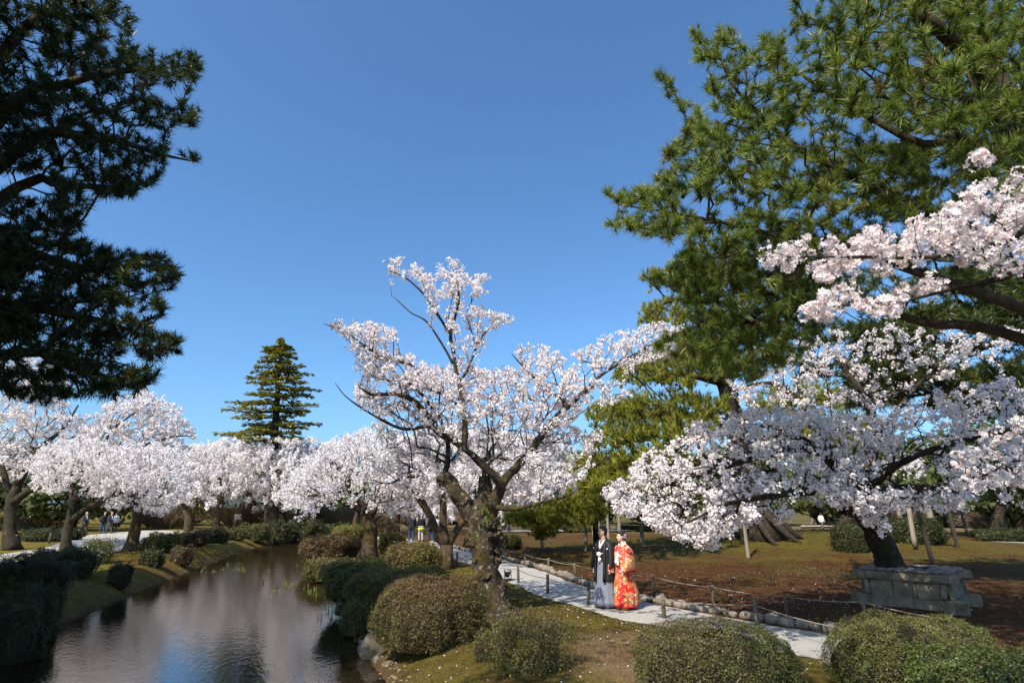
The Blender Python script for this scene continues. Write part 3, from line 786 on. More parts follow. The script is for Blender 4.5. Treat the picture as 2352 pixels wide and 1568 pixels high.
hl_t = np.vstack([
  reg([(1728, 592), (1780, 572), (1850, 560), (1850, 610), (1780, 620)], 22, .12, 3.55),
  reg([(1850, 545), (1960, 540), (1960, 600), (1900, 640), (1860, 610)], 24, .15, 3.5),
  reg([(1930, 590), (2000, 530), (2080, 505), (2140, 520), (2150, 590), (2080, 620), (1960, 620)], 52, .2, 3.4),
  reg([(2120, 500), (2180, 470), (2260, 420), (2360, 390), (2400, 600), (2300, 630), (2180, 600)], 110, .3, 3.25),
  reg([(1840, 700), (1890, 665), (1950, 655), (1955, 690), (1900, 728), (1845, 725)], 24, .1, 3.4),
  reg([(1970, 690), (2020, 680), (2150, 640), (2165, 665), (2080, 712), (1990, 715)], 34, .12, 3.35),
  reg([(1875, 620), (1910, 615), (1905, 645), (1880, 645)], 6, .05, 3.45),
  reg([(2235, 350), (2260, 350), (2255, 372), (2238, 372)], 4, .03, 3.3),
  reg([(2160, 1060), (2230, 1010), (2360, 960), (2400, 1130), (2330, 1150), (2250, 1120), (2170, 1130)], 60, .5, 4.8),
  np.random.default_rng(9).uniform((4.6, .6, 4.2), (8.2, 4.0, 6.2), (170, 3)),
])
cherry('nearest cherry, boughs of large sharp blossoms reaching in from the right edge', hl, hl_t, 5, 'near', 210, 16, .052, .0205, rt=.0022, seg=.07, bark_='bark_dark', sides=10, step=.1, bump_=.12, freq=4, bow=.05, wmax=6, bf=.3, name='cherry_tree', off=.02, rmax=.007)

# ------------------------------------------------------------------ cherries along both banks
def bank_cherry(label, base_px, trunk_px, limbs_px, regs, seed, clusters, per=10, crad=None, tint=1.0, bk='bark_cherry', r0=.3, w=1.0, kind='far', fs=None, extraY=0):
    rg = np.random.default_rng(seed)
    b = grounded(*base_px); Yb = b[1] + extraY
    pts = [(b[0], b[1], b[2])] + [tuple(at(x, y, Yb + dy)) for (x, y, dy, r) in trunk_px]
    limbs = [(np.array(pts), np.array([r0 * 1.3] + [t[3] for t in trunk_px]))]
    for lp in limbs_px: limbs.append((np.array([at(x, y, Yb + dy) for (x, y, dy, r) in lp]), np.array([t[3] for t in lp])))
    T = np.vstack([sample_region(po, int(n * 1.3), rg, Yb + dy, dY) for (po, n, dY, dy) in regs + [([(x, y + 24) for (x, y) in po_], int(n_ * .4), dY_ * .9, dy_) for (po_, n_, dY_, dy_) in regs]])
    px = Yb / 569.0
    crad = crad or max(.07, 1.5 * px); fs = fs or max(.022, .58 * px)
    return cherry(label, limbs, T, seed, kind, int(clusters * 2.1), per, crad, fs, rt=max(.006, .1 * px), seg=.4, bark_=bk, sides=10, step=.25, bump_=.24, freq=2.2, bow=.08, wmax=5, bf=.3, tint=tint, tsides=3, off=.1)
bank_cherry('second cherry with a sawn-off leaning limb, just behind the old burled cherry', (1023, 1306), [(1025, 1275, 0, .27), (1027, 1250, 0, .25)],
  [[(1027, 1252, 0, .2), (1010, 1240, 0, .16), (992, 1190, -.1, .15), (956, 1134, -.2, .15)], [(1027, 1252, 0, .2), (1018, 1212, 0, .17), (1018, 1165, 0, .15), (1013, 1110, 0, .11), (1005, 1040, .1, .07)], [(1028, 1252, 0, .18), (1050, 1215, .2, .14), (1080, 1170, .3, .1), (1110, 1120, .4, .07), (1150, 1060, .6, .04)]],
  [([(870, 1030), (960, 985), (1120, 985), (1220, 1010), (1270, 1080), (1200, 1135), (1080, 1130), (960, 1130), (880, 1100)], 480, 3.0, 1.4)], 21, 1900, 13, kind='far', crad=.1, fs=.036, r0=.3)
bank_cherry('stout cherry with knobbly forked trunk between the clipped shrubs', (846, 1283), [(849, 1250, 0, .33), (850, 1212, 0, .30), (838, 1180, 0, .30), (825, 1158, 0, .27)],
  [[(836, 1175, 0, .26), (812, 1142, -.3, .2), (800, 1095, -.6, .13), (760, 1060, -1, .08)], [(846, 1190, 0, .2), (866, 1155, .2, .16), (880, 1110, .5, .11), (930, 1060, 1, .06)], [(828, 1170, 0, .15), (780, 1150, -.5, .1), (740, 1135, -1, .06), (700, 1140, -1.2, .03)]],
  [([(640, 1130), (690, 1060), (770, 1000), (850, 985), (930, 1000), (1010, 1040), (1010, 1120), (950, 1150), (880, 1170), (800, 1130), (700, 1170), (650, 1165)], 620, 4.0, .5)], 22, 3000, r0=.42)
bank_cherry('slim pale-barked cherry rising from the yellowish clipped dome', (812, 1232), [(816, 1200, 0, .22), (822, 1170, 0, .18)], [[(822, 1170, 0, .15), (800, 1110, 0, .1), (780, 1060, 0, .06)]],
  [([(720, 1040), (800, 990), (880, 1010), (860, 1090), (740, 1100)], 160, 3, 0)], 23, 700, r0=.24)
bank_cherry('orange-lit straight cherry behind the shrub row on the far bank', (582, 1216), [(584, 1190, 0, .42), (580, 1160, 0, .36), (574, 1130, 0, .32)], [[(576, 1140, 0, .3), (545, 1110, 0, .2), (520, 1080, -.6, .1)], [(576, 1140, 0, .3), (612, 1100, 0, .2), (660, 1070, .4, .1)], [(575, 1130, 0, .3), (580, 1070, 0, .18), (590, 1030, 0, .1)]],
  [([(480, 1030), (520, 1003), (640, 1001), (710, 1025), (740, 1080), (710, 1125), (620, 1150), (540, 1135), (490, 1100)], 640, 6, -1)], 24, 2400, r0=.45)
bank_cherry('forked orange-barked cherry on the far bank lawn', (493, 1222), [(496, 1200, 0, .33), (498, 1185, 0, .31)], [[(498, 1187, 0, .3), (480, 1172, -.3, .22), (462, 1150, -.6, .15), (440, 1110, -1, .08)], [(498, 1187, 0, .3), (506, 1165, .2, .24), (510, 1135, .3, .17), (500, 1080, .3, .1)]],
  [([(400, 1040), (450, 1015), (560, 1015), (560, 1120), (480, 1145), (400, 1140), (385, 1090)], 330, 5, 0)], 25, 1500, r0=.45)
bank_cherry('dark twin-stemmed cherry at the back of the far bank', (432, 1221), [(436, 1195, 0, .42), (428, 1170, 0, .36)], [[(428, 1170, 0, .3), (412, 1150, 0, .2), (390, 1110, 0, .1)], [(436, 1190, 0, .2), (450, 1165, 0, .16), (455, 1120, 0, .1)]],
  [([(320, 1040), (380, 1015), (470, 1020), (490, 1090), (450, 1140), (350, 1140)], 260, 5, 1)], 26, 1200, tint=.97)
bank_cherry('cherry with a thick ribbed trunk flaring onto the far bank', (300, 1266), [(306, 1240, 0, .30), (312, 1205, 0, .24), (316, 1175, 0, .24), (312, 1160, 0, .22)], [[(310, 1165, 0, .22), (292, 1140, -.5, .15), (255, 1110, -1, .1), (215, 1090, -1.5, .05)], [(312, 1165, 0, .22), (335, 1130, .2, .15), (370, 1080, .4, .08)], [(309, 1160, 0, .2), (300, 1100, 0, .12), (310, 1050, 0, .06)]],
  [([(200, 1060), (270, 1020), (360, 1010), (430, 1050), (440, 1110), (390, 1150), (400, 1170), (330, 1150), (240, 1140), (190, 1110)], 470, 4, 0)], 27, 2300, r0=.36)
bank_cherry('mossy cherry with a long low branch over the broad gravel path', (150, 1274), [(152, 1240, 0, .24), (158, 1205, 0, .2), (167, 1160, 0, .19), (168, 1120, 0, .15)], [[(162, 1195, 0, .16), (200, 1165, -.3, .11), (240, 1150, -.6, .09), (290, 1125, -1, .05)], [(166, 1150, 0, .14), (205, 1120, 0, .1), (230, 1075, .2, .06)], [(168, 1120, 0, .15), (140, 1070, 0, .1), (110, 1030, 0, .05)]],
  [([(60, 1050), (130, 1010), (230, 1010), (300, 1060), (330, 1110), (270, 1130), (180, 1110), (80, 1110)], 330, 3.5, 0)], 28, 1600, tint=.97, bk='bark_dark')
bank_cherry('leftmost cherry, dark slanting limbs under the left pine', (30, 1262), [(24, 1220, 0, .32), (24, 1180, 0, .28), (28, 1150, 0, .27), (40, 1115, 0, .22)],
  [[(26, 1155, 0, .24), (90, 1114, -.3, .19), (175, 1084, -.6, .14), (240, 1054, -.8, .11), (310, 1029, -1, .085), (390, 1004, -1.2, .05), (445, 1000, -1.3, .02)], [(40, 1115, 0, .22), (62, 1075, 0, .18), (85, 1034, .1, .14), (145, 984, .3, .08), (180, 930, .4, .04)], [(235, 1056, -.8, .08), (252, 994, -.6, .06), (315, 944, -.6, .04), (360, 915, -.5, .02)], [(26, 1160, 0, .2), (10, 1090, 0, .14), (-10, 1030, 0, .1)]],
  [([(190, 960), (260, 920), (330, 890), (360, 905), (420, 935), (450, 985), (455, 1010), (400, 1015), (330, 1035), (240, 1040), (180, 1010)], 330, 1.6, .3), ([(-40, 960), (60, 940), (150, 950), (240, 980), (220, 1050), (150, 1080), (60, 1080), (-40, 1090)], 330, 2.2, 1.3), ([(-40, 820), (60, 800), (150, 830), (160, 930), (60, 950), (-40, 950)], 130, 3, .4)], 29, 2300, tint=.98, bk='bark_dark', r0=.36, kind='far', fs=.042, per=12)
bank_cherry('small cherry with a crooked dark stem before the bare bushes', (697, 1216), [(700, 1195, 0, .3), (704, 1170, 0, .26), (708, 1150, 0, .22)], [[(703, 1172, 0, .2), (718, 1150, 0, .14), (735, 1120, 0, .08)], [(706, 1155, 0, .2), (695, 1110, 0, .12), (690, 1070, 0, .06)]],
  [([(640, 1070), (700, 1030), (770, 1050), (760, 1120), (700, 1140), (650, 1130)], 250, 5, 0)], 30, 1100)
bank_cherry('pale cherry half hidden behind the burled trunk, right of the walkers', (1222, 1220), [(1220, 1190, 0, .42), (1216, 1165, 0, .34)], [[(1217, 1168, 0, .26), (1180, 1120, 0, .16), (1140, 1070, 0, .08)], [(1217, 1168, 0, .26), (1250, 1120, 0, .16), (1280, 1070, 0, .08)]],
  [([(1070, 1050), (1150, 995), (1280, 1000), (1350, 1060), (1345, 1120), (1280, 1150), (1180, 1160), (1090, 1150)], 560, 5, 0)], 31, 2500, tint=.98)
bank_cherry('cherry farther up the path behind the walkers', (905, 1222), [(908, 1200, 0, .4), (912, 1175, 0, .34)], [[(912, 1178, 0, .26), (890, 1140, 0, .16), (860, 1100, 0, .08)], [(912, 1178, 0, .26), (950, 1130, 0, .16), (990, 1100, 0, .08)]],
  [([(840, 1080), (920, 1050), (1030, 1070), (1080, 1120), (1060, 1170), (990, 1185), (920, 1170), (860, 1150)], 360, 5, 0)], 32, 1700, tint=.98)
bank_cherry('cherry in front of the fir trunk, low crown over the shrub row', (655, 1218), [(652, 1195, 0, .32), (648, 1165, 0, .28), (646, 1140, 0, .24)], [[(647, 1145, 0, .2), (620, 1110, 0, .13), (590, 1070, 0, .06)], [(647, 1145, 0, .2), (690, 1105, 0, .13), (730, 1060, 0, .06)]],
  [([(560, 1040), (620, 1005), (720, 1005), (770, 1040), (780, 1100), (720, 1140), (640, 1145), (570, 1120)], 420, 5, -2)], 33, 1900, r0=.36)

# ------------------------------------------------------------------ pines
trng = np.random.default_rng(77)
T_long = [tuft_template(trng, 35, .15, .0095, (.25, 1.25), .05) for _ in range(4)]
T_left = [tuft_template(trng, 24, .155, .0145, (.35, 1.5), .06) for _ in range(4)]
T_far = [tuft_template(trng, 15, .34, .038, (.1, 1.05), .05) for _ in range(4)]
T_dark = [tuft_template(trng, 16, .27, .026, (.3, 1.45), .06) for _ in range(4)]
T_mid = [tuft_template(trng, 26, .2, .02, (.25, 1.35), .06) for _ in range(4)]

# right pine, trunk standing just outside the frame
rng = np.random.default_rng(41)
def reg(poly, n, dY, Yc, shape=None): return sample_region(poly, n, rng, Yc, dY, shape=shape)
tb = np.array([9.9, 8.0, tz(9.9, 8.0) - .1])
hl = [(np.array([tb, (9.6, 8.0, 1.6), (9.0, 7.8, 3.6), (8.3, 7.5, 5.6), (7.6, 7.3, 7.2), (7.2, 7.2, 8.8), (7.0, 7.0, 11.0)]), np.array([.46, .38, .34, .30, .26, .22, .14])),
  (np.vstack([[(8.6, 7.6, 4.6)], polyat([(2330, 610, 7.4), (2200, 560, 7.6), (2060, 470, 7.6), (1950, 400, 7.6), (1850, 350, 7.7), (1760, 280, 7.8), (1680, 190, 7.9), (1640, 90, 8)])]), np.array([.13, .09, .075, .065, .055, .045, .035, .024, .012])),
  (np.vstack([[(8.8, 7.7, 4.2)], polyat([(2300, 690, 7.6), (2150, 640, 7.8), (2000, 590, 7.9), (1850, 560, 8), (1700, 520, 8.1), (1550, 490, 8.2), (1420, 470, 8.3)])]), np.array([.12, .08, .07, .055, .045, .034, .022, .01])),
  (np.vstack([[(8.9, 7.8, 3.8)], polyat([(2290, 760, 8.2), (2120, 740, 8.6), (1990, 700, 8.8), (1850, 700, 9), (1720, 740, 9.1), (1620, 760, 9.2), (1560, 790, 9.2)])]), np.array([.11, .08, .065, .05, .04, .028, .018, .01])),
  (np.vstack([[(7.6, 7.3, 7.2)], polyat([(2180, 200, 6.6), (2060, 150, 6.8), (1960, 100, 7), (1860, 40, 7.2)])]), np.array([.1, .07, .05, .035, .015])),
  (np.vstack([[(8.1, 7.4, 6.0)], polyat([(2250, 330, 6.4), (2120, 330, 6.6), (1980, 260, 6.8), (1880, 200, 7), (1790, 130, 7.1)])]), np.array([.1, .07, .05, .04, .028, .012])),
  (np.vstack([[(7.3, 7.2, 8.4)], polyat([(2150, 60, 6.2), (2050, -20, 6.4), (1950, -90, 6.6)])]), np.array([.12, .08, .05, .02])),
  (polyat([(1950, 400, 7.6), (1870, 420, 7.5), (1780, 430, 7.6), (1680, 400, 7.8), (1600, 330, 7.9), (1560, 230, 8)]), np.array([.06, .05, .04, .03, .02, .01])),
]
T = np.vstack([
  reg([(1830, -40), (1820, 60), (1770, 90), (1810, 190), (1900, 260), (2050, 300), (2200, 330), (2400, 330), (2400, -40)], 420, 1.3, 7.0),
  reg([(1740, 75), (1760, 75), (1830, 180), (1880, 260), (1800, 250), (1760, 170), (1725, 150)], 60, .6, 7.4),
  reg([(1655, 48), (1690, 80), (1730, 140), (1760, 190), (1820, 260), (1800, 330), (1720, 330), (1650, 260), (1610, 180), (1580, 70), (1600, 55), (1640, 110)], 190, .7, 7.9),
  reg([(1500, 175), (1525, 180), (1600, 240), (1660, 290), (1680, 350), (1600, 330), (1560, 250)], 70, .5, 8.0),
  reg([(1560, 300), (1650, 300), (1800, 330), (1950, 320), (2150, 340), (2300, 340), (2300, 440), (2150, 520), (2000, 500), (1850, 480), (1700, 470), (1560, 450), (1490, 400), (1520, 370)], 560, 1.4, 7.7),
  reg([(1382, 432), (1420, 440), (1500, 430), (1560, 450), (1550, 500), (1480, 480), (1400, 462)], 90, .5, 8.2),
  reg([(1390, 512), (1450, 490), (1560, 490), (1700, 480), (1850, 490), (2000, 520), (1960, 570), (1850, 600), (1720, 600), (1600, 580), (1500, 545), (1420, 530)], 330, 1.0, 8.1),
  reg([(1560, 580), (1700, 590), (1850, 600), (1950, 610), (1900, 680), (1800, 720), (1700, 720), (1600, 700), (1540, 660), (1460, 640), (1450, 625), (1530, 630)], 330, 1.2, 8.8),
  reg([(1500, 800), (1560, 750), (1640, 740), (1760, 730), (1820, 770), (1800, 840), (1720, 880), (1640, 860), (1580, 830)], 180, .9, 9.1),
  reg([(2150, 330), (2360, 330), (2360, 480), (2250, 440)], 90, .8, 6.6),
  reg([(1560, 590), (1700, 560), (1950, 560), (1980, 640), (1900, 760), (1800, 850), (1700, 880), (1620, 850), (1600, 760), (1560, 680)], 330, 1.6, 9.4),
  reg([(1800, 230), (2000, 200), (2250, 250), (2300, 420), (2100, 480), (1900, 440), (1780, 360)], 240, 1.2, 8.6),
  reg([(1950, 480), (2150, 440), (2360, 420), (2360, 620), (2200, 640), (2000, 600)], 170, 1.2, 8.4),
  reg([(1900, -20), (2400, -20), (2400, 260), (2200, 300), (2000, 260), (1900, 150)], 300, 1.0, 6.2),
  reg([(1560, 610), (1800, 620), (1850, 760), (1720, 860), (1600, 840)], 150, 1.2, 9.8),
  reg([(1800, -420), (2500, -420), (2500, -30), (1850, -30)], 190, 1.2, 6.4),
])
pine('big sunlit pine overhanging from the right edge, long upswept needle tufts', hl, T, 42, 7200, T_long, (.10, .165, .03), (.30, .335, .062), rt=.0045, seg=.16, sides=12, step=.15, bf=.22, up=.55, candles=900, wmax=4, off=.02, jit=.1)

# left pine, trunk outside the frame
rng = np.random.default_rng(43)
tb = np.array([-10.9, 8.4, tz(-10.9, 8.4) - .1])
hl = [(np.array([tb, (-10.7, 8.4, 2.5), (-10.4, 8.4, 5.0), (-10.0, 8.4, 7.5), (-9.7, 8.3, 10.0), (-9.6, 8.2, 12.0)]), np.array([.42, .36, .32, .28, .22, .12])),
  (np.vstack([[(-10.1, 8.4, 6.2)], polyat([(40, 230, 8.2), (130, 200, 8.3), (230, 170, 8.4), (330, 160, 8.5), (440, 150, 8.6)])]), np.array([.14, .1, .08, .06, .04, .012])),
  (np.vstack([[(-10.2, 8.4, 5.6)], polyat([(60, 330, 8.4), (160, 310, 8.4), (260, 320, 8.5), (350, 350, 8.6), (440, 370, 8.7)])]), np.array([.14, .1, .075, .055, .035, .012])),
  (np.vstack([[(-10.3, 8.4, 5.0)], polyat([(40, 430, 8.6), (120, 420, 8.6), (220, 430, 8.7), (330, 425, 8.8)])]), np.array([.13, .09, .07, .045, .015])),
  (np.vstack([[(-10.4, 8.4, 4.4)], polyat([(30, 600, 8.6), (120, 600, 8.7), (220, 620, 8.8), (310, 610, 8.9), (400, 610, 9)])]), np.array([.13, .1, .08, .055, .035, .012])),
  (np.vstack([[(-10.5, 8.4, 4.0)], polyat([(30, 720, 8.5), (140, 720, 8.6), (240, 740, 8.7), (330, 770, 8.8), (400, 785, 8.9)])]), np.array([.13, .09, .075, .05, .03, .012])),
  (np.vstack([[(-10.5, 8.4, 3.6)], polyat([(30, 810, 8.4), (120, 830, 8.5), (220, 860, 8.6), (320, 880, 8.7)])]), np.array([.12, .08, .06, .04, .012])),
  (np.vstack([[(-10.0, 8.4, 7.5)], polyat([(60, 60, 8.2), (160, 40, 8.3), (250, 40, 8.4)])]), np.array([.12, .08, .05, .02])),
]
T = np.vstack([
  reg([(-60, -60), (220, -60), (300, 30), (320, 45), (250, 70), (330, 120), (400, 125), (475, 138), (455, 185), (400, 195), (300, 210), (150, 230), (-60, 240)], 520, .9, 8.3),
  reg([(-60, 230), (150, 220), (300, 215), (400, 225), (455, 250), (450, 295), (380, 300), (330, 290), (200, 320), (-60, 330)], 240, .8, 8.5),
  reg([(200, 310), (350, 310), (460, 365), (440, 388), (360, 360), (370, 420), (270, 455), (150, 430), (60, 400), (-60, 390), (-60, 340)], 230, .8, 8.6),
  reg([(-60, 450), (180, 440), (240, 460), (190, 490), (200, 530), (120, 560), (-60, 560)], 150, .8, 8.5),
  reg([(-60, 540), (170, 550), (270, 570), (380, 588), (420, 610), (400, 660), (330, 660), (380, 700), (370, 735), (290, 700), (180, 700), (-60, 700)], 480, .9, 8.8),
  reg([(-60, 690), (180, 690), (290, 720), (380, 770), (420, 775), (410, 810), (330, 830), (230, 800), (-60, 780)], 270, .8, 8.7),
  reg([(-60, 770), (200, 800), (300, 840), (390, 865), (340, 880), (300, 915), (200, 905), (120, 930), (-60, 900)], 250, .8, 8.6),
])
pine('dark shaded pine filling the left edge above the stream', hl, T, 44, 4200, T_left, (.024, .042, .010), (.065, .085, .018), rt=.0045, seg=.2, sides=12, step=.2, bf=.22, up=.25, wmax=4, off=.02, jit=.1)  # needle colours darkened, part of the shade is painted in

# the raised-root pine on the mound, olive pads
rng = np.random.default_rng(45)
b = grounded(1745, 1236); YM = b[1]
def mp_(pts): return pix_limb([(x, y, YM + dy, r) for (x, y, dy, r) in pts])
hl = [(np.vstack([[b], polyat([(1742, 1205, YM), (1735, 1160, YM), (1710, 1080, YM), (1690, 980, YM), (1660, 860, YM), (1620, 740, YM), (1580, 640, YM), (1560, 605, YM)])]), np.array([1.25, .85, .7, .6, .52, .42, .32, .18, .06])),
  mp_([(1690, 980, 0, .3), (1620, 960, -1, .25), (1500, 950, -2, .18), (1400, 955, -3, .1), (1350, 955, -3.5, .05)]),
  mp_([(1700, 1060, 0, .3), (1600, 1060, -2, .22), (1480, 1080, -4, .15), (1360, 1090, -5, .08)]),
  mp_([(1670, 880, 0, .25), (1580, 860, -1, .18), (1480, 850, -1.5, .1), (1410, 860, -2, .05)]),
  mp_([(1640, 790, 0, .2), (1560, 770, 0, .14), (1480, 750, -.5, .06)]),
  mp_([(1600, 690, 0, .15), (1540, 690, 0, .1), (1480, 730, 0, .04)]),
  mp_([(1690, 980, 0, .3), (1780, 930, 0, .2), (1900, 900, 0, .12), (1990, 890, 0, .06)]),
  mp_([(1700, 1060, 0, .3), (1820, 1000, 1, .2), (1960, 960, 1, .1)]),
]
for k in range(9):                                 # the raised roots
    a = k * .7 + .2
    p0 = b + np.array([0, 0, 1.5 + .3 * math.sin(k)])
    p1 = b + np.array([math.cos(a) * 1.0, math.sin(a) * 1.0, .95])
    p2 = b + np.array([math.cos(a + .15) * 1.6, math.sin(a + .15) * 1.6, .3])
    p3 = b + np.array([math.cos(a + .3) * 2.2, math.sin(a + .3) * 2.2, 0]); p3[2] = tz(p3[0], p3[1]) - .15
    hl.append((np.array([p0, p1, p2, p3]), np.array([.24, .2, .14, .06])))
def pads(lst):
    out = []
    for (poly, n, dY, dy) in lst: out.append(sample_region(poly, n, rng, YM + dy, dY))
    return np.vstack(out)
T = pads([
  ([(1495, 625), (1530, 605), (1590, 592), (1650, 610), (1690, 660), (1560, 655), (1500, 660), (1480, 655)], 130, 2.5, 0),
  ([(1460, 735), (1480, 700), (1560, 680), (1660, 690), (1700, 740), (1560, 755), (1470, 752)], 150, 3, 0),
  ([(1400, 870), (1430, 835), (1520, 800), (1650, 790), (1700, 850), (1560, 890), (1420, 885)], 220, 3, -1),
  ([(1340, 955), (1360, 930), (1450, 915), (1560, 900), (1680, 930), (1640, 965), (1500, 970), (1380, 972)], 240, 3, -2.5),
  ([(1330, 1022), (1350, 1000), (1430, 985), (1540, 972), (1650, 980), (1650, 1010), (1520, 1020), (1400, 1030)], 190, 3, -3.5),
  ([(1300, 1072), (1330, 1050), (1430, 1042), (1560, 1035), (1600, 1060), (1480, 1080), (1360, 1085)], 170, 2.5, -4.5),
  ([(1330, 1120), (1350, 1102), (1430, 1095), (1520, 1090), (1540, 1110), (1420, 1128)], 120, 2.5, -5),
  ([(1720, 930), (1790, 880), (1920, 880), (2010, 900), (1960, 940), (1800, 960)], 140, 3, 0),
  ([(1660, 740), (1720, 700), (1800, 720), (1800, 800), (1690, 830)], 90, 3, 0),
  ([(1700, 1000), (1820, 960), (2000, 950), (2050, 1010), (1900, 1060), (1740, 1050)], 200, 3, 1),
])
pine('tall olive-green pine with raised roots on the moss mound, layered pads', hl, T, 46, 4200, T_far, (.14, .165, .02), (.37, .345, .038), rt=.018, seg=.6, sides=14, step=.4, bump_=.2, freq=1.2, bf=.3, up=2.2, wmax=3, off=.16, jit=.05, tip_rep=2, tsides=3, bark_='bark_dark')  # dark bark paints the deep shade on trunk and roots

# low propped bough pine left of the couple
rng = np.random.default_rng(47)
YL = grounded(1345, 1268)[1]
hl = [(np.array([grounded(1372, 1252), at(1368, 1215, YL + 1.5), at(1365, 1190, YL + 1.2), at(1350, 1178, YL + .8)]), np.array([.2, .16, .14, .1])),
  (polyat([(1350, 1178, YL + .8), (1300, 1186, YL + .3), (1250, 1190, YL), (1200, 1192, YL), (1160, 1190, YL)]), np.array([.1, .08, .06, .045, .015])),
  (polyat([(1330, 1180, YL + .6), (1290, 1200, YL + .2), (1262, 1222, YL), (1240, 1228, YL)]), np.array([.06, .05, .04, .02])),
  (polyat([(1362, 1180, YL + 1), (1380, 1150, YL + 1.2), (1390, 1100, YL + 1.4)]), np.array([.09, .06, .02]))]
T = np.vstack([sample_region(p, n, rng, YL + dy, dY) for (p, n, dY, dy) in [
  ([(1160, 1190), (1190, 1172), (1240, 1158), (1300, 1150), (1370, 1150), (1395, 1175), (1370, 1200), (1290, 1205), (1210, 1204)], 430, 1.8, .3),
  ([(1150, 1192), (1180, 1176), (1240, 1168), (1240, 1200), (1180, 1204)], 110, 1.4, 0),
  ([(1210, 1225), (1240, 1205), (1270, 1205), (1280, 1225), (1240, 1238)], 50, 1, 0),
  ([(1290, 1130), (1340, 1110), (1400, 1115), (1400, 1150), (1310, 1150)], 90, 2, .6)]])
pine('low spreading pine bough propped on short posts behind the far rope fence', hl, T, 48, 1300, T_mid, (.17, .205, .03), (.36, .36, .05), rt=.008, seg=.3, sides=8, step=.2, bf=.25, up=1.3, wmax=3, off=.1, jit=.06, tip_rep=2, tsides=3)

# dark pine at the right, in front of the sky gaps
rng = np.random.default_rng(49)
tb = np.array([19.0, 17.5, tz(19, 17.5) - .1])
hl = [(np.array([tb, (18.6, 17.5, 3), (18.0, 17.5, 6), (17.6, 17.5, 9), (17.4, 17.4, 13)]), np.array([.5, .42, .36, .3, .15])),
  (np.vstack([[(18.2, 17.5, 5.2)], polyat([(2352, 780, 17), (2250, 800, 16.5), (2150, 790, 16), (2050, 830, 15.5), (1980, 860, 15)])]), np.array([.15, .11, .09, .07, .05, .03])),
  (np.vstack([[(17.9, 17.5, 6.6)], polyat([(2320, 700, 17), (2240, 720, 16.5), (2200, 690, 16.3), (2120, 720, 16), (2050, 770, 15.6), (1980, 790, 15.4)])]), np.array([.15, .11, .09, .07, .05, .03, .02])),
  (polyat([(2240, 720, 16.5), (2260, 660, 16.5), (2200, 640, 16.5), (2120, 650, 16.5)]), np.array([.12, .09, .06, .02])),
  (np.vstack([[(18.3, 17.5, 4.4)], polyat([(2352, 900, 17), (2200, 900, 16.5), (2080, 910, 16)])]), np.array([.2, .12, .08, .03]))]
T = np.vstack([sample_region(p, n * 2, rng, 16.2 + dy, dY) for (p, n, dY, dy) in [
  ([(1950, 770), (2020, 740), (2140, 700), (2200, 720), (2120, 790), (2000, 820)], 150, 1.2, 0),
  ([(1940, 860), (2000, 820), (2120, 810), (2180, 850), (2060, 930), (1950, 930)], 220, 1.2, 0),
  ([(2100, 640), (2200, 610), (2400, 640), (2400, 700), (2280, 690), (2150, 670)], 120, 1, .4),
  ([(1800, 640), (2000, 620), (2352, 640), (2400, 840), (2050, 880), (1820, 870)], 190, 1.6, 0),
  ([(2180, 700), (2400, 690), (2400, 790), (2300, 780), (2200, 760)], 90, 1, 0),
  ([(2150, 860), (2400, 840), (2400, 960), (2250, 950), (2130, 930)], 200, 1.5, .4),
  ([(2160, 1060), (2300, 1060), (2400, 1080), (2400, 1150), (2250, 1150)], 90, 2, 3)]])
pine('dark gnarled pine behind the planter cherry, sky between its limbs', hl, T, 50, 5200, T_dark, (.04, .066, .018), (.13, .155, .036), rt=.009, seg=.3, sides=10, step=.25, bf=.25, up=.6, wmax=3, off=.06, jit=.08, tip_rep=1, tsides=3, bark_='bark_dark')  # limbs given dark bark so they look shaded

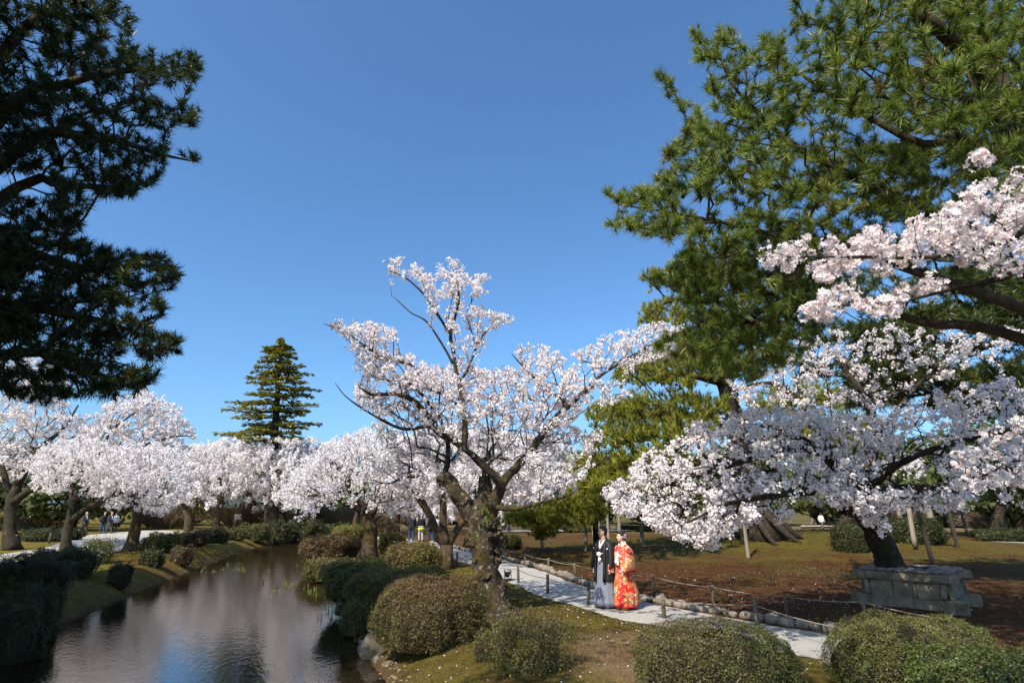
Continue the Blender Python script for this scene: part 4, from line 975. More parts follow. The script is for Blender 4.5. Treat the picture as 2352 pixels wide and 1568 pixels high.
# ------------------------------------------------------------------ the tall fir on the skyline
rng = np.random.default_rng(51)
YF = 54.0
ftop = at(648, 775, YF); fbot = at(630, 1160, YF); fbot[2] = tz(fbot[0], fbot[1]) - .1
root = tree_root('fir_tree', fbot, 'tall tiered fir standing alone on the skyline above the blossom', 'fir tree')
V, F = tube([fbot, fbot * .6 + ftop * .4 + [-.2, 0, 0], ftop], [.7, .42, .05], 10, .6, .08, 1.0, 3)
link('trunk', mesh_np('trunk', V, F, None, True), M['bark_dark'], root)
prof_y = [775, 800, 830, 850, 880, 900, 930, 955, 990, 1015]
prof_l = [4, 42, 60, 66, 95, 90, 105, 125, 142, 125]; prof_r = [4, 30, 55, 72, 92, 112, 95, 98, 98, 108]
bt, sprays = [], []
py = 780.0
while py < 1015:
    nb_ = 6
    a0 = rng.uniform(0, 6.28)
    for k in range(nb_):
        a = a0 + k * 6.283 / nb_ + rng.normal() * .25
        yy = py + rng.uniform(-5, 5)
        c = at(640, yy, YF); f_ = (ftop[2] - c[2]) / (ftop[2] - fbot[2]); c = ftop + (fbot - ftop) * f_
        wide = np.interp(yy, prof_y, prof_l) if math.cos(a) < 0 else np.interp(yy, prof_y, prof_r)
        L = wide * YF / FPX * rng.uniform(.5, 1.06)
        if L < .25: continue
        tip = c + np.array([math.cos(a) * L, math.sin(a) * L, -.05 * L + rng.normal() * .12])
        mid = (c + tip) / 2 + [0, 0, -.04 * L]
        bt.append(tube([c, mid, tip], [.02 + .018 * L, .015 + .01 * L, .01], 4, None))
        ns = int(16 + L * 26)
        t = rng.uniform(.18, 1.0, ns) ** .8
        wdt = .34 * L * (1.15 - t) + .10
        s = rng.uniform(-1, 1, ns) * wdt
        perp = np.array([-math.sin(a), math.cos(a), 0])
        pos = c + (tip - c) * t[:, None] + perp * s[:, None] + np.column_stack([np.zeros(ns), np.zeros(ns), rng.normal(size=ns) * .07 - .05 * np.abs(s)])
        dr = unit((tip - c) * .8 / L + perp * np.sign(s)[:, None] * .7 + [0, 0, .12])
        sprays.append((pos, dr))
    py += 8.0 + 9.5 * (py - 780) / 235 + rng.uniform(0, 3)
V, F, _ = cat_mesh(bt); link('branches', mesh_np('branches', V, F), M['twig'], root)
pos = np.vstack([s[0] for s in sprays]); dr = np.vstack([s[1] for s in sprays])
n = len(pos)
nrm = unit(np.array([0, 0, 1.0]) + .35 * rng.normal(size=(n, 3)))
x = unit(dr - nrm * (dr * nrm).sum(1, keepdims=True)); y = np.cross(nrm, x)
TV = np.array([(-.12, -.05, 0), (.1, -.09, -.02), (.30, 0, -.05), (.1, .09, -.02), (-.12, .05, 0)]); TF_ = np.array([(0, 1, 4), (1, 3, 4), (1, 2, 3)])
t = rng.random((n, 1)); col = np.array([.13, .13, .018]) * (1 - t) + np.array([.32, .265, .032]) * t
V, F, C = scatter(TV, TF_, pos, np.stack([x, y, nrm], 2), rng.uniform(.7, 1.25, n), col)
link('crown', mesh_np('crown', V, F, C), M['needle'], root, kind='stuff')

# ------------------------------------------------------------------ woods behind and trees that shade the left bank
Q3 = np.array([(-.6, -.4, 0), (.6, -.45, .12), (.05, .75, -.05)]); Qf = np.array([(0, 1, 2), (0, 2, 3)])
def leafy(label, x, y, h, w, seed, colA, colB, leaf=.35, clumps=60, per=60, trunk_h=.3, name='evergreen_tree', cat='tree', group='trees at the back of the garden', flat=.45, tr=.25, mat='leaf'):
    rg = np.random.default_rng(seed)
    z0 = tz(x, y) - .1
    root = tree_root(name, (x, y, z0), label, cat, group)
    hl = [tube([(x, y, z0), (x + rg.normal() * .2, y, z0 + h * .45), (x + rg.normal() * .3, y, z0 + h * .9)], [tr, tr * .7, tr * .15], 8, .5, .1, 1.5, seed)]
    d = unit(rg.normal(size=(clumps, 3))); rr = rg.uniform(.35, 1, clumps) ** .6
    cc = np.array([x, y, z0 + h * (trunk_h + (1 - trunk_h) * .5)]) + d * rr[:, None] * np.array([w / 2, w / 2, h * (1 - trunk_h) * .5])
    for c in cc[::2]:
        s = np.array([x, y, z0 + h * rg.uniform(trunk_h * .7, .6)])
        hl.append(tube([s, (s + c) / 2 + [0, 0, .2], c], [tr * .3, tr * .18, tr * .06], 4, None))
    V, F, _ = cat_mesh(hl); link('trunk', mesh_np('trunk', V, F, None, True), M['bark_dark'], root)
    n = clumps * per
    c = np.repeat(cc, per, 0); rad = np.repeat(rg.uniform(.10, .2, clumps) * w, per)
    o = unit(rg.normal(size=(n, 3))) * (rg.random((n, 1)) ** .4) * rad[:, None] * [1, 1, flat]
    t = rg.random((n, 1)); col = (np.array(colA) * (1 - t) + np.array(colB) * t) * np.repeat(rg.uniform(.75, 1.25, (clumps, 1)), per, 0)
    nrm = unit(o * [1, 1, 2] + rg.normal(size=(n, 3)) * .3 * w * .1 + [0, 0, .25])
    V, F, C = scatter(Q3, np.array([(0, 1, 2)]), c + o, frames(nrm, rg.uniform(0, 6.28, n)), leaf * rg.uniform(.6, 1.3, n), col)
    link('crown', mesh_np('crown', V, F, C), M[mat], root, kind='stuff')
    return root
PG = ((.026, .042, .012), (.075, .085, .02))
DG = ((.016, .026, .010), (.045, .055, .016))
BT = [(-66, 74, 8, 14, PG), (-52, 78, 9, 14, DG), (-40, 72, 7, 12, PG), (-30, 80, 8, 13, DG), (-22, 74, 6, 11, PG), (-15, 82, 8, 12, PG), (-7, 78, 6, 11, DG), (1, 84, 7, 12, PG), (9, 76, 8, 12, DG), (17, 72, 9, 13, PG), (27, 78, 9, 13, DG), (36, 70, 9, 13, PG), (46, 66, 9, 13, DG), (56, 72, 10, 14, PG), (68, 70, 10, 15, DG)]
lab = ['far evergreen at the extreme left behind the walkers', 'dark far evergreen behind the left walkers', 'far pale-green tree left of the sign board', 'dark far tree behind the forked cherry', 'far tree below the fir', 'far green tree right of the fir', 'dark low far tree left of the burled cherry', 'far tree seen past the burled trunk', 'dark far tree behind the low pine bough', 'far tree behind the support poles', 'dark far tree behind the rooted pine', 'far tree right of the rooted pine', 'dark far tree behind the planter cherry', 'far tree above the sandy court', 'dark far tree at the extreme right']
for i, (x, y, h, w, cc) in enumerate(BT):
    leafy(lab[i] + ', dense rounded crown', x, y, h, w, 200 + i, np.array(cc[0]) * 2.2, np.array(cc[1]) * 2.2, .46, 56, 60, .05)
for i, (x, y, h, w, l) in enumerate([(-52, 58, 9, 11, 'mid-distance pine left of the left walkers'), (-41, 56, 7.5, 10, 'mid-distance pine behind the mossy cherry'), (-62, 60, 10, 12, 'mid-distance pine at the left edge'), (27, 46, 9, 10, 'dark pine right of the rooted pine'), (37, 44, 9.5, 10, 'dark pine behind the leaning props'), (47, 46, 9.5, 11, 'dark pine at the right edge behind the far trunk'), (12, 56, 7, 10, 'dark round tree behind the couple'), (20, 52, 7.5, 9, 'dark tree left of the rooted pine')]):
    leafy(l + ', dense dark crown', x, y, h, w, 260 + i, (.045, .065, .02), (.13, .145, .035), .42, 60, 66, .12)
# bare brown bushes
def bare(label, x, y, h, w, seed, col, n=900, name='bare_shrub', group='leafless brown shrubs'):
    rg = np.random.default_rng(seed); z0 = tz(x, y) - .05
    root = tree_root(name, (x, y, z0), label, 'shrub', group)
    a = rg.uniform(0, 6.28, n); r = rg.random(n) ** .5
    base = np.column_stack([x + np.cos(a) * r * w * .28, y + np.sin(a) * r * w * .2, np.full(n, z0) + rg.uniform(0, h * .45, n)])
    hh = h * np.sqrt(np.clip(1 - .8 * r * r, .05, 1)) * rg.uniform(.6, 1.05, n)
    tip = np.column_stack([x + np.cos(a) * r * w * .55 + rg.normal(size=n) * .2, y + np.sin(a) * r * w * .4 + rg.normal(size=n) * .2, z0 + hh])
    s = unit(np.cross(tip - base, rg.normal(size=(n, 3)))) * (.022 + .0004 * y)
    V = np.stack([base - s, base + s, tip], 1).reshape(-1, 3); F = np.arange(3 * n).reshape(-1, 3)
    C = np.repeat(np.array(col) * rg.uniform(.6, 1.3, (n, 1)), 3, 0)
    link('twigs', mesh_np('twigs', V, F, C), M['blade'], root, kind='stuff')
    tb_ = cat_mesh([tube([(x, y, z0), (x + rg.normal() * .3, y, z0 + h * .4), (x + rg.normal() * w * .3, y + rg.normal() * .3, z0 + h * .85)], [.07, .05, .015], 5, None) for _ in range(6)])
    link('stems', mesh_np('stems', tb_[0], tb_[1], None, True), M['twig'], root)
BS = [(-36, 62, 3, 7, 'bare brown shrub left of the sign board'), (-27, 60, 3.4, 8, 'bare brown shrub behind the forked orange cherry'), (-20.5, 62, 3.2, 7, 'greyish bare shrub right of the orange cherry'), (-14.5, 60, 3.4, 7, 'bare pinkish-brown shrub behind the far clipped domes'), (-9, 62, 3.2, 6.5, 'bare shrub behind the stout cherry'), (-3.5, 66, 3, 7, 'bare shrub behind the walkers'), (3, 66, 2.6, 6, 'bare shrub behind the woman in white'), (34, 54, 3.2, 8, 'bare shrub behind the dark bush at right'), (43, 52, 3.2, 8, 'bare shrub at the far right edge'), (-47, 60, 3, 8, 'bare shrub behind the left walkers')]
for i, (x, y, h, w, l) in enumerate(BS): bare(l, x, y, h, w, 300 + i, (.22, .155, .11))
# pines standing beside the photographer, outside the frame: they shade the near left bank
for i, (x, y, h, w, l) in enumerate([(-13.5, 4.0, 17, 10, 'tall pine on the near left bank, outside the frame'), (-13.0, -2.0, 13, 9, 'tall pine behind the photographer on the stream bank'), (-17, 12.5, 12, 7, 'tall pine farther up the left bank')]):
    leafy(l, x, y, h, w, 400 + i, (.02, .035, .01), (.05, .065, .015), .6, 110, 110, .22, 'pine_tree', 'pine tree', 'pines outside the frame', .4, .4)
leafy('unseen sparse high tree behind the photographer, dappling the near bank', -2.2, -1.4, 11.2, 9.5, 423, (.03, .05, .012), (.08, .10, .02), .12, 13, 110, .74, 'broadleaf_tree', 'tree', None, .3, .16)  # unseen tree added for its dappled shade on the foreground

# ------------------------------------------------------------------ clipped shrubs
LEAF_T = np.array([(0, -.5, 0), (.30, 0, .06), (0, .5, -.03), (-.30, 0, .06)]); LEAF_F = np.array([(0, 1, 2), (0, 2, 3)])
def shrub(label, x, y, rx, ry, h, seed, colA, colB, top=None, leaf=.026, cover=2.0, rot=0.0, lump=.07, group='clipped azalea shrubs', stems=True, name='clipped_shrub', zoff=0.0, loose=0.0, low=-.45):
    rg = np.random.default_rng(seed)
    z0 = tz(x, y) - .03 + zoff
    root = empty(name, (x, y, z0), label=label, cat='shrub', group=group)
    cr, sr = math.cos(rot), math.sin(rot)
    o1, o2, o3 = rg.uniform(0, 6, 3)
    def surf(d):                                   # unit direction -> point of the dome
        a = np.arctan2(d[:, 1], d[:, 0])
        k = 1 + (lump + .025) * (np.sin(3 * a + o1 + 2 * d[:, 2]) + .7 * np.sin(5 * a + o2 - 3 * d[:, 2]) + .8 * np.sin(9 * d[:, 0] + o3) * np.sin(8 * d[:, 1] + o1) + .5 * np.sin(17 * d[:, 0] + o2) * np.sin(15 * d[:, 1] + 12 * d[:, 2]) + .16 * np.sin(31 * d[:, 0] + o3) * np.sin(29 * d[:, 1] + 23 * d[:, 2] + o1))
        dz = d[:, 2]
        hz = np.where(dz > 0, .36 + .64 * np.abs(dz) ** .72, .36 + .36 * dz / .5)
        hor = np.where(dz < 0, 1 + .3 * dz, 1.0) * np.maximum(1 - dz * dz, 1e-4) ** -.17
        p = np.column_stack([d[:, 0] * rx * k * hor, d[:, 1] * ry * k * hor, np.maximum(hz, .0) * h * (1 + .5 * (k - 1))])
        return np.column_stack([x + p[:, 0] * cr - p[:, 1] * sr, y + p[:, 0] * sr + p[:, 1] * cr, z0 + p[:, 2]])
    area = 2 * math.pi * ((rx * ry) ** .5 * .6 + h * .5) * (rx * ry) ** .5 * 1.25
    n = int(min(44000, cover * .9 * area / (leaf * leaf * .3)))
    u = rg.uniform(low, 1, n); a = rg.uniform(0, 6.283, n); s = np.sqrt(1 - u * u)
    d = np.column_stack([s * np.cos(a), s * np.sin(a), u])
    p = surf(d)
    nr = unit(d * [1 / rx, 1 / ry, 1 / h]); nr = np.column_stack([nr[:, 0] * cr - nr[:, 1] * sr, nr[:, 0] * sr + nr[:, 1] * cr, nr[:, 2]])
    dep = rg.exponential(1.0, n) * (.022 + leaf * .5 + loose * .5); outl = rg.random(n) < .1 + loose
    p = p - nr * np.minimum(dep, .25)[:, None] + nr * (outl * rg.random(n) ** 2 * (leaf * 2.6 + .02 + loose * .35))[:, None]
    t = rg.random((n, 1))
    col = np.array(colA) * (1 - t) + np.array(colB) * t
    if top is not None:                            # bronze winter leaves in patches
        pt = np.clip(.45 + .5 * np.sin(p[:, :1] * 3.1 + o1) * np.sin(p[:, 1:2] * 2.7 + o2) + .5 * (u[:, None] - .2) + rg.normal(size=(n, 1)) * .35, 0, 1)
        col = col * (1 - pt) + np.array(top) * pt
    col = col * rg.uniform(.5, 1.45, (n, 1))
    ln = unit(nr * .55 + rg.normal(size=(n, 3)) * .6 + [0, 0, .25])
    col = col * 1.3 * np.where(dep > .06, .75, 1.0)[:, None]  # deeper leaves darkened, shade of the gaps put into the colour
    tri = True
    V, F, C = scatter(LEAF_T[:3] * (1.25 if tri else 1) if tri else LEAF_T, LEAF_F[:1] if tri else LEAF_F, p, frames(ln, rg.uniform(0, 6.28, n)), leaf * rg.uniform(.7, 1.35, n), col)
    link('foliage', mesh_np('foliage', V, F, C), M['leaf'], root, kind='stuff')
    if y < 14:                                     # sprouting twig ends above the clipped line
        q = rg.choice(n, 420); b0_ = p[q] - nr[q] * .04; t0_ = p[q] + (nr[q] + rg.normal(size=(420, 3)) * .5) * rg.uniform(.01, .07, (420, 1))
        s_ = unit(np.cross(t0_ - b0_, rg.normal(size=(420, 3)))) * .003
        link('sprouts', mesh_np('sprouts', np.stack([b0_ - s_, b0_ + s_, t0_], 1).reshape(-1, 3), np.arange(1260).reshape(-1, 3), np.tile([[.17, .12, .07]], (1260, 1)) * rg.uniform(.6, 1.4)), M['leaf'], root, kind='stuff')
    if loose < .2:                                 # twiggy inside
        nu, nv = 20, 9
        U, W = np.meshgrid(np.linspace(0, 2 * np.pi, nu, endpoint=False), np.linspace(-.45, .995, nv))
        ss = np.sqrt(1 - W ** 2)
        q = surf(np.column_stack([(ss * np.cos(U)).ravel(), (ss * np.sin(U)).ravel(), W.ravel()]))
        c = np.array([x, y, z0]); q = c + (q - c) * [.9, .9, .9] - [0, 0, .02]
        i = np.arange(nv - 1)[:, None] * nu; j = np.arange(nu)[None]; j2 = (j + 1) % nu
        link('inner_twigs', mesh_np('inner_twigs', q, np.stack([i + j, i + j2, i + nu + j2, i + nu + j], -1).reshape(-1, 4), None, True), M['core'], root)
    if stems:
        ns = 9 if loose < .2 else 26
        prt = []
        for _ in range(ns):
            a = rg.uniform(0, 6.283); r0 = rg.uniform(.05, .35) if loose < .2 else rg.uniform(0, .25); r1 = rg.uniform(.6, .98)
            b_ = np.array([x + math.cos(a) * rx * r0, y + math.sin(a) * ry * r0, 0]); b_[2] = z0 - .05
            e = np.array([x + math.cos(a + .3) * rx * r1, y + math.sin(a + .3) * ry * r1, z0 + h * rg.uniform(.3, .5 if loose < .2 else .85)])
            mm = (b_ + e) / 2 + rg.normal(size=3) * .06 + [0, 0, -.04]
            prt.append(tube([b_, mm, e], [.016, .011, .005], 4, .12))
        V, F, _ = cat_mesh(prt)
        link('stems', mesh_np('stems', V, F, None, True), M['stem'], root, kind='stuff')
    return root
M['stem'] = mat_noise('shrub stems', [(0.3, (0.12, 0.085, 0.055)), (0.7, (0.26, 0.20, 0.14))], 12, 3, .85)
def pshrub(label, l, r, top_py, base_px, base_py, seed, colA, colB, top=None, depth=.8, **k):
    """shrub from its outline: left, right and top in the picture, standing where its base meets the ground"""
    g = grounded(base_px, base_py, 0)
    Yc = g[1] + 0.0
    for _ in range(3):
        a, b_ = at(l, base_py, Yc), at(r, base_py, Yc); rx = (b_[0] - a[0]) / 2; ry = rx * depth
        Yc = g[1] + ry * .8
    x = (a[0] + b_[0]) / 2
    h = at((l + r) / 2, top_py, Yc + ry * .1)[2] - tz(x, Yc)
    k.setdefault('leaf', max(.022, 1.45 * Yc / 569))
    return shrub(label, x, Yc, rx, ry, max(.25, h), seed, colA, colB, top, **k)
OL = ((.050, .062, .014), (.125, .125, .028)); BR = ((.055, .040, .016), (.135, .085, .034)); BRT = (.135, .082, .034)
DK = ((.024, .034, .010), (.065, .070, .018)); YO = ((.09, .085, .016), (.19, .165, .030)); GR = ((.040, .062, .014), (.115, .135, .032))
pshrub('large bronze-topped azalea dome left of the burled cherry, above the boulder', 850, 1118, 1322, 985, 1512, 501, (.06, .058, .016), (.125, .105, .032), BRT, .8, lump=.05, cover=2.3)
pshrub('loose twiggy shrub with open branches right below the burled cherry', 1122, 1312, 1400, 1215, 1556, 502, (.055, .07, .014), (.14, .14, .03), (.13, .095, .04), .8, loose=.28, lump=.12, cover=1.5, leaf=.03)
pshrub('broad green clipped shrub at the bottom centre-right', 1458, 1842, 1418, 1650, 1660, 503, *GR, (.12, .095, .035), .65, lump=.035, cover=2.3, leaf=.021)
pshrub('broad green clipped shrub in front of the stone planter', 1935, 2310, 1405, 2110, 1640, 504, *GR, (.14, .13, .04), .65, lump=.04, cover=2.3, leaf=.021)
pshrub('shaded clipped shrub in the bottom right corner', 2120, 2500, 1478, 2320, 1720, 505, *GR, None, .65, lump=.04, cover=1.6, leaf=.028)
pshrub('pale olive dome with bare stems in front of the walkers', 881, 1012, 1242, 945, 1322, 506, *YO, (.13, .095, .035), .8, lump=.035)
pshrub('bronze-sided azalea mass overhanging the water left of the stout cherry', 692, 832, 1228, 760, 1288, 507, *BR, BRT, .9, lump=.08)
pshrub('low undercut azalea at the water edge below the bronze mass', 696, 812, 1278, 752, 1338, 508, *OL, (.11, .085, .03), .9, lump=.05)
pshrub('long dark shaded azalea mass beside the water', 742, 905, 1284, 835, 1378, 509, *OL, None, .9, lump=.08)
pshrub('long olive azalea mass behind the bronze dome', 800, 1052, 1300, 925, 1405, 510, *OL, (.12, .10, .03), .7, lump=.07)
pshrub('small dark shrub right at the waterline behind the boulder', 782, 872, 1370, 832, 1458, 511, *OL, None, .9, lump=.08)
pshrub('yellow-green clipped dome at the foot of the slim pale cherry', 762, 838, 1204, 800, 1244, 512, *YO, None, .9, lump=.04)
pshrub('olive dome behind the stout cherry trunk', 868, 932, 1220, 900, 1272, 513, *OL, (.14, .11, .03), .9, lump=.04)
pshrub('brownish dome beyond the olive dome near the walkers', 862, 918, 1196, 892, 1232, 514, *BR, None, .9, lump=.04)
pshrub('neat dark-green barrel shrub on the lawn right of the burled trunk', 1143, 1199, 1224, 1170, 1262, 515, *DK, (.07, .085, .02), .9, lump=.02)
pshrub('small shrub at the path bend behind the burled trunk', 1062, 1082, 1232, 1072, 1262, 516, *OL, None, .9, lump=.03)
pshrub('shaded low shrub at the foot of the slope near the large bronze dome', 1090, 1160, 1440, 1125, 1520, 517, *OL, None, .8, lump=.1, loose=.1)
# far bank row
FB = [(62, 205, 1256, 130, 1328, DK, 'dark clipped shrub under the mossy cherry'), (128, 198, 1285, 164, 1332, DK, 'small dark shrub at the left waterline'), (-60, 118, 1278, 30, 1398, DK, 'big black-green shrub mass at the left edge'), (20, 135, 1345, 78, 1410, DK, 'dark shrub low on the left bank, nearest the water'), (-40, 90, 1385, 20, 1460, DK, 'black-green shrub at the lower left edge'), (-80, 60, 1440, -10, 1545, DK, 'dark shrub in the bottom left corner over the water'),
      (328, 412, 1222, 372, 1272, OL, 'olive shrub right of the ribbed trunk'), (398, 470, 1218, 436, 1258, BR, 'brown shrub in the far bank row'), (455, 520, 1214, 490, 1248, DK, 'dark shrub in the far bank row before the orange cherries'), (505, 560, 1212, 535, 1240, OL, 'small olive shrub beside the gap in the far bank row'),
      (552, 618, 1202, 585, 1236, OL, 'rounded olive shrub at the foot of the straight orange cherry'), (610, 672, 1198, 642, 1232, DK, 'dark rounded shrub right of the straight orange cherry'), (655, 742, 1192, 700, 1230, DK, 'large dark clipped dome where the stream ends'), (738, 770, 1203, 754, 1226, GR, 'tiny bright green ball shrub at the stream end'), (768, 824, 1196, 798, 1222, DK, 'dark flat-topped shrub right of the green ball shrub'),
      (320, 372, 1262, 346, 1300, DK, 'small dark shrub low on the far bank slope'), (250, 300, 1290, 275, 1330, DK, 'small mossy shrub at the far waterline'), (390, 440, 1252, 415, 1285, BR, 'brown shrub low on the far bank slope')]
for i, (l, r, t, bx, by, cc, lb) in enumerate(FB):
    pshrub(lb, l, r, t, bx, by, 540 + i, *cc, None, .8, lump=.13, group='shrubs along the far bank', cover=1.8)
pshrub('loose pale-olive shrub between the mossy and the ribbed cherry', 190, 256, 1234, 222, 1296, 570, (.07, .08, .02), (.15, .15, .04), None, .8, loose=.25, lump=.12, group='shrubs along the far bank')
pshrub('dark round bush far right behind the leaning poles', 2040, 2165, 1180, 2105, 1240, 571, *DK, None, .8, lump=.08, group='shrubs behind the lawn', zoff=-.1)
pshrub('low dark hedge at the far right edge', 2240, 2420, 1212, 2330, 1244, 572, *DK, None, .5, lump=.05, group='shrubs behind the lawn')
pshrub('olive bush behind the planter cherry trunk', 1912, 1995, 1200, 1952, 1236, 573, *DK, None, .8, lump=.08, group='shrubs behind the lawn')
pshrub('low olive hedge beyond the lawn, left of the couple', 1290, 1400, 1200, 1345, 1222, 574, *OL, None, .5, lump=.05, group='shrubs behind the lawn')
pshrub('low green hedge behind the couple', 1420, 1560, 1198, 1490, 1220, 575, *OL, None, .5, lump=.05, group='shrubs behind the lawn')
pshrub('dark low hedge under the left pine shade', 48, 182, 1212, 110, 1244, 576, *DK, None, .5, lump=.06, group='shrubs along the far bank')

# ------------------------------------------------------------------ ground cover: moss tufts, petals, shoots in the water, pebbles
rng = np.random.default_rng(61)
def ground_pts(n, x0, x1, y0, y1, test=None):
    x = rng.uniform(x0, x1, n); y = rng.uniform(y0, y1, n)
    d = poly_dist(x, y, river_poly); ins = in_poly(x, y, river_poly)
    pd = poly_dist(x, y, path_C, False)
    k = (~ins) & (d > .12) & (pd > path_W + .12)
    if test is not None: k &= test(x, y, d, pd)
    x, y = x[k], y[k]
    return np.column_stack([x, y, terrain(x, y)])
inl = lambda x, y: in_poly(x, y, lawn_poly)
p = np.vstack([ground_pts(42000, -3.5, 7, 8, 15, lambda x, y, d, pd: ~inl(x, y)), ground_pts(9000, -8, 1, 15, 26, lambda x, y, d, pd: ~inl(x, y)), ground_pts(12000, -19, -8, 11, 36)])
n = len(p)
BL = np.array([(-.22, 0, -.1), (.22, 0, -.1), (.1, .1, 1.0)]); BF = np.array([(0, 1, 2)])
t = np.clip(.5 + .8 * wob(p[:, 0], p[:, 1], 1.3, 2.0), 0, 1)[:, None]
col = ground_col(p[:, 0], p[:, 1]) * rng.uniform(.6, 1.5, (n, 1))
px = np.maximum(p[:, 1] / 569, .016)
Rm = frames(unit(np.array([0, 0, 1]) + .5 * rng.normal(size=(n, 3))), rng.uniform(0, 6.28, n))
V, F, C = scatter(BL, BF, p, Rm, px * rng.uniform(.9, 2.2, n), col)
link('moss_tufts', mesh_np('moss_tufts', V, F, C), M['blade'], kind='stuff', label='short moss and grass tufts on the banks')
p = np.vstack([ground_pts(26000, .5, 14, 12, 24, lambda x, y, d, pd: inl(x, y)), ground_pts(9000, -2, 22, 22, 36, lambda x, y, d, pd: inl(x, y))])
n = len(p); t = np.clip(.2 + .7 * wob(p[:, 0], p[:, 1], .45, .3), 0, 1)[:, None]
col = ground_col(p[:, 0], p[:, 1]) * rng.uniform(.6, 1.5, (n, 1))
V, F, C = scatter(BL, BF, p, frames(unit(np.array([0, 0, .8]) + .6 * rng.normal(size=(n, 3))), rng.uniform(0, 6.28, n)), np.maximum(p[:, 1] / 569, .016) * rng.uniform(.9, 2.0, n), col)
link('lawn_tufts', mesh_np('lawn_tufts', V, F, C), M['blade'], kind='stuff', label='dry brown winter turf tufts on the lawn')
p = np.vstack([ground_pts(900, -3, 8, 8, 15), ground_pts(700, 1, 13, 11, 22)])
x = rng.uniform(.5, 7, 160); y = rng.uniform(9, 20, 160); k = poly_dist(x, y, path_C, False) < path_W
p = np.vstack([p, np.column_stack([x[k], y[k], terrain(x[k], y[k]) + .01])])
xs_ = rng.uniform(-11, -1, 420); ys_ = rng.uniform(10, 34, 420); dw = poly_dist(xs_, ys_, river_poly)
k = in_poly(xs_, ys_, river_poly) & ((dw < .7) | (rng.random(420) < .25)); p = np.vstack([p, np.column_stack([xs_[k], ys_[k], np.full(k.sum(), WATER_Z - .012)])])
n = len(p); TV = np.array([(-.5, -.35, 0), (.5, -.35, .15), (.5, .4, 0), (-.5, .4, .2)])
V, F, C = scatter(TV, Qf, p + [0, 0, .02], frames(unit(np.array([0, 0, 1]) + .35 * rng.normal(size=(n, 3))), rng.uniform(0, 6.28, n)), rng.uniform(.014, .03, n), np.tile([[.85, .76, .77]], (n, 1)) * rng.uniform(.85, 1.03, (n, 1)))
link('fallen_petals', mesh_np('fallen_petals', V, F, C), M['petal'], kind='stuff', label='fallen white cherry petals on moss and lawn')
# shoots in the shallow water
fv = []
sp = [on_ground(rng.uniform(700, 880), rng.uniform(1320, 1480), WATER_Z) for _ in range(46)] + [on_ground(rng.uniform(330, 560), rng.uniform(1266, 1315), WATER_Z) for _ in range(40)] + [on_ground(rng.uniform(600, 760), rng.uniform(1300, 1380), WATER_Z) for _ in range(18)]
for p in sp:
    if not in_poly(np.array([p[0]]), np.array([p[1]]), river_poly)[0]: continue
    for _ in range(rng.integers(2, 6)):
        b_ = p + np.array([rng.normal() * .05, rng.normal() * .05, -.05]); hgt = rng.uniform(.08, .26)
        tip = b_ + [rng.normal() * .05, rng.normal() * .05, hgt]
        s = np.array([.009 + .0004 * p[1], 0, 0])
        fv.append((np.array([b_ - s, b_ + s, tip]), np.array([(0, 1, 2)]), np.tile(np.array([.17, .21, .05]) * rng.uniform(.6, 1.2), (3, 1))))
V, F, C = cat_mesh(fv)
link('water_shoots', mesh_np('water_shoots', V, F, C), M['blade'], kind='stuff', label='thin green iris shoots poking out of the stream')
# pebbles on the bed near the boulder
ico = bmesh.new(); bmesh.ops.create_icosphere(ico, subdivisions=1, radius=.5)
IV = np.array([v.co[:] for v in ico.verts]); IF = np.array([[v.index for v in f.verts] for f in ico.faces]); ico.free()
x = rng.uniform(-5.5, -1.2, 1500); y = rng.uniform(8.5, 13.5, 1500); d = poly_dist(x, y, river_poly); ins = in_poly(x, y, river_poly)
k = (np.where(ins, -d, d) < .3) & (np.where(ins, -d, d) > -1.6); x, y = x[k], y[k]; n = len(x)
sc = rng.uniform(.03, .09, n)
V, F, C = scatter(IV * [1.2, 1, .5], IF, np.column_stack([x, y, terrain(x, y)]), frames(np.tile([[0, 0, 1.0]], (n, 1)) + .15 * rng.normal(size=(n, 3)), rng.uniform(0, 6.28, n)), sc, np.array([.20, .135, .08]) * rng.uniform(.5, 1.5, (n, 1)))
M['pebble'] = mat_leaf('pebbles', 0.0, .8, .3)
link('bed_pebbles', mesh_np('bed_pebbles', V, F, C, True), M['pebble'], kind='stuff', label='brown pebbles on the shallow stream bed')

# boulders at the waterline
def boulder(label, px, py, z, r, sc, seed, mat='boulder'):
    c = on_ground(px, py, z)
    bm = bmesh.new(); bmesh.ops.create_icosphere(bm, subdivisions=4, radius=r)
    o = Vector((seed * 3.7, seed, 0))
    for v in bm.verts:
        q = v.co / r
        k = 1 + .3 * mnoise.noise(q * .9 + o) + .1 * mnoise.noise(q * 2.6 + o) + .03 * mnoise.noise(q * 8 + o)
        v.co = Vector((v.co.x * sc[0] * k, v.co.y * sc[1] * k, v.co.z * sc[2] * k))
    for f in bm.faces: f.smooth = True
    me = bpy.data.meshes.new('boulder'); bm.to_mesh(me); bm.free()
    o_ = link('boulder', me, M[mat], None, label=label, cat='boulder', group='boulders at the waterline')
    o_.location = tuple(c)
boulder('big smooth grey boulder in front of the bronze azalea dome', 862, 1490, -.42, .36, (.9, .8, .8), 1)
boulder('flat pale rock at the foot of the big boulder', 884, 1512, -.52, .2, (1.3, .8, .4), 2)
boulder('small dark wet rock under the water-edge azalea', 790, 1402, -.55, .22, (1.2, .9, .6), 3)
boulder('pale stone at the tip of the bronze azalea mass', 697, 1262, -.5, .25, (1.2, .9, .5), 4)
boulder('mossy stone on the near shore below the bronze dome', 912, 1528, -.5, .2, (1.4, .9, .45), 6)

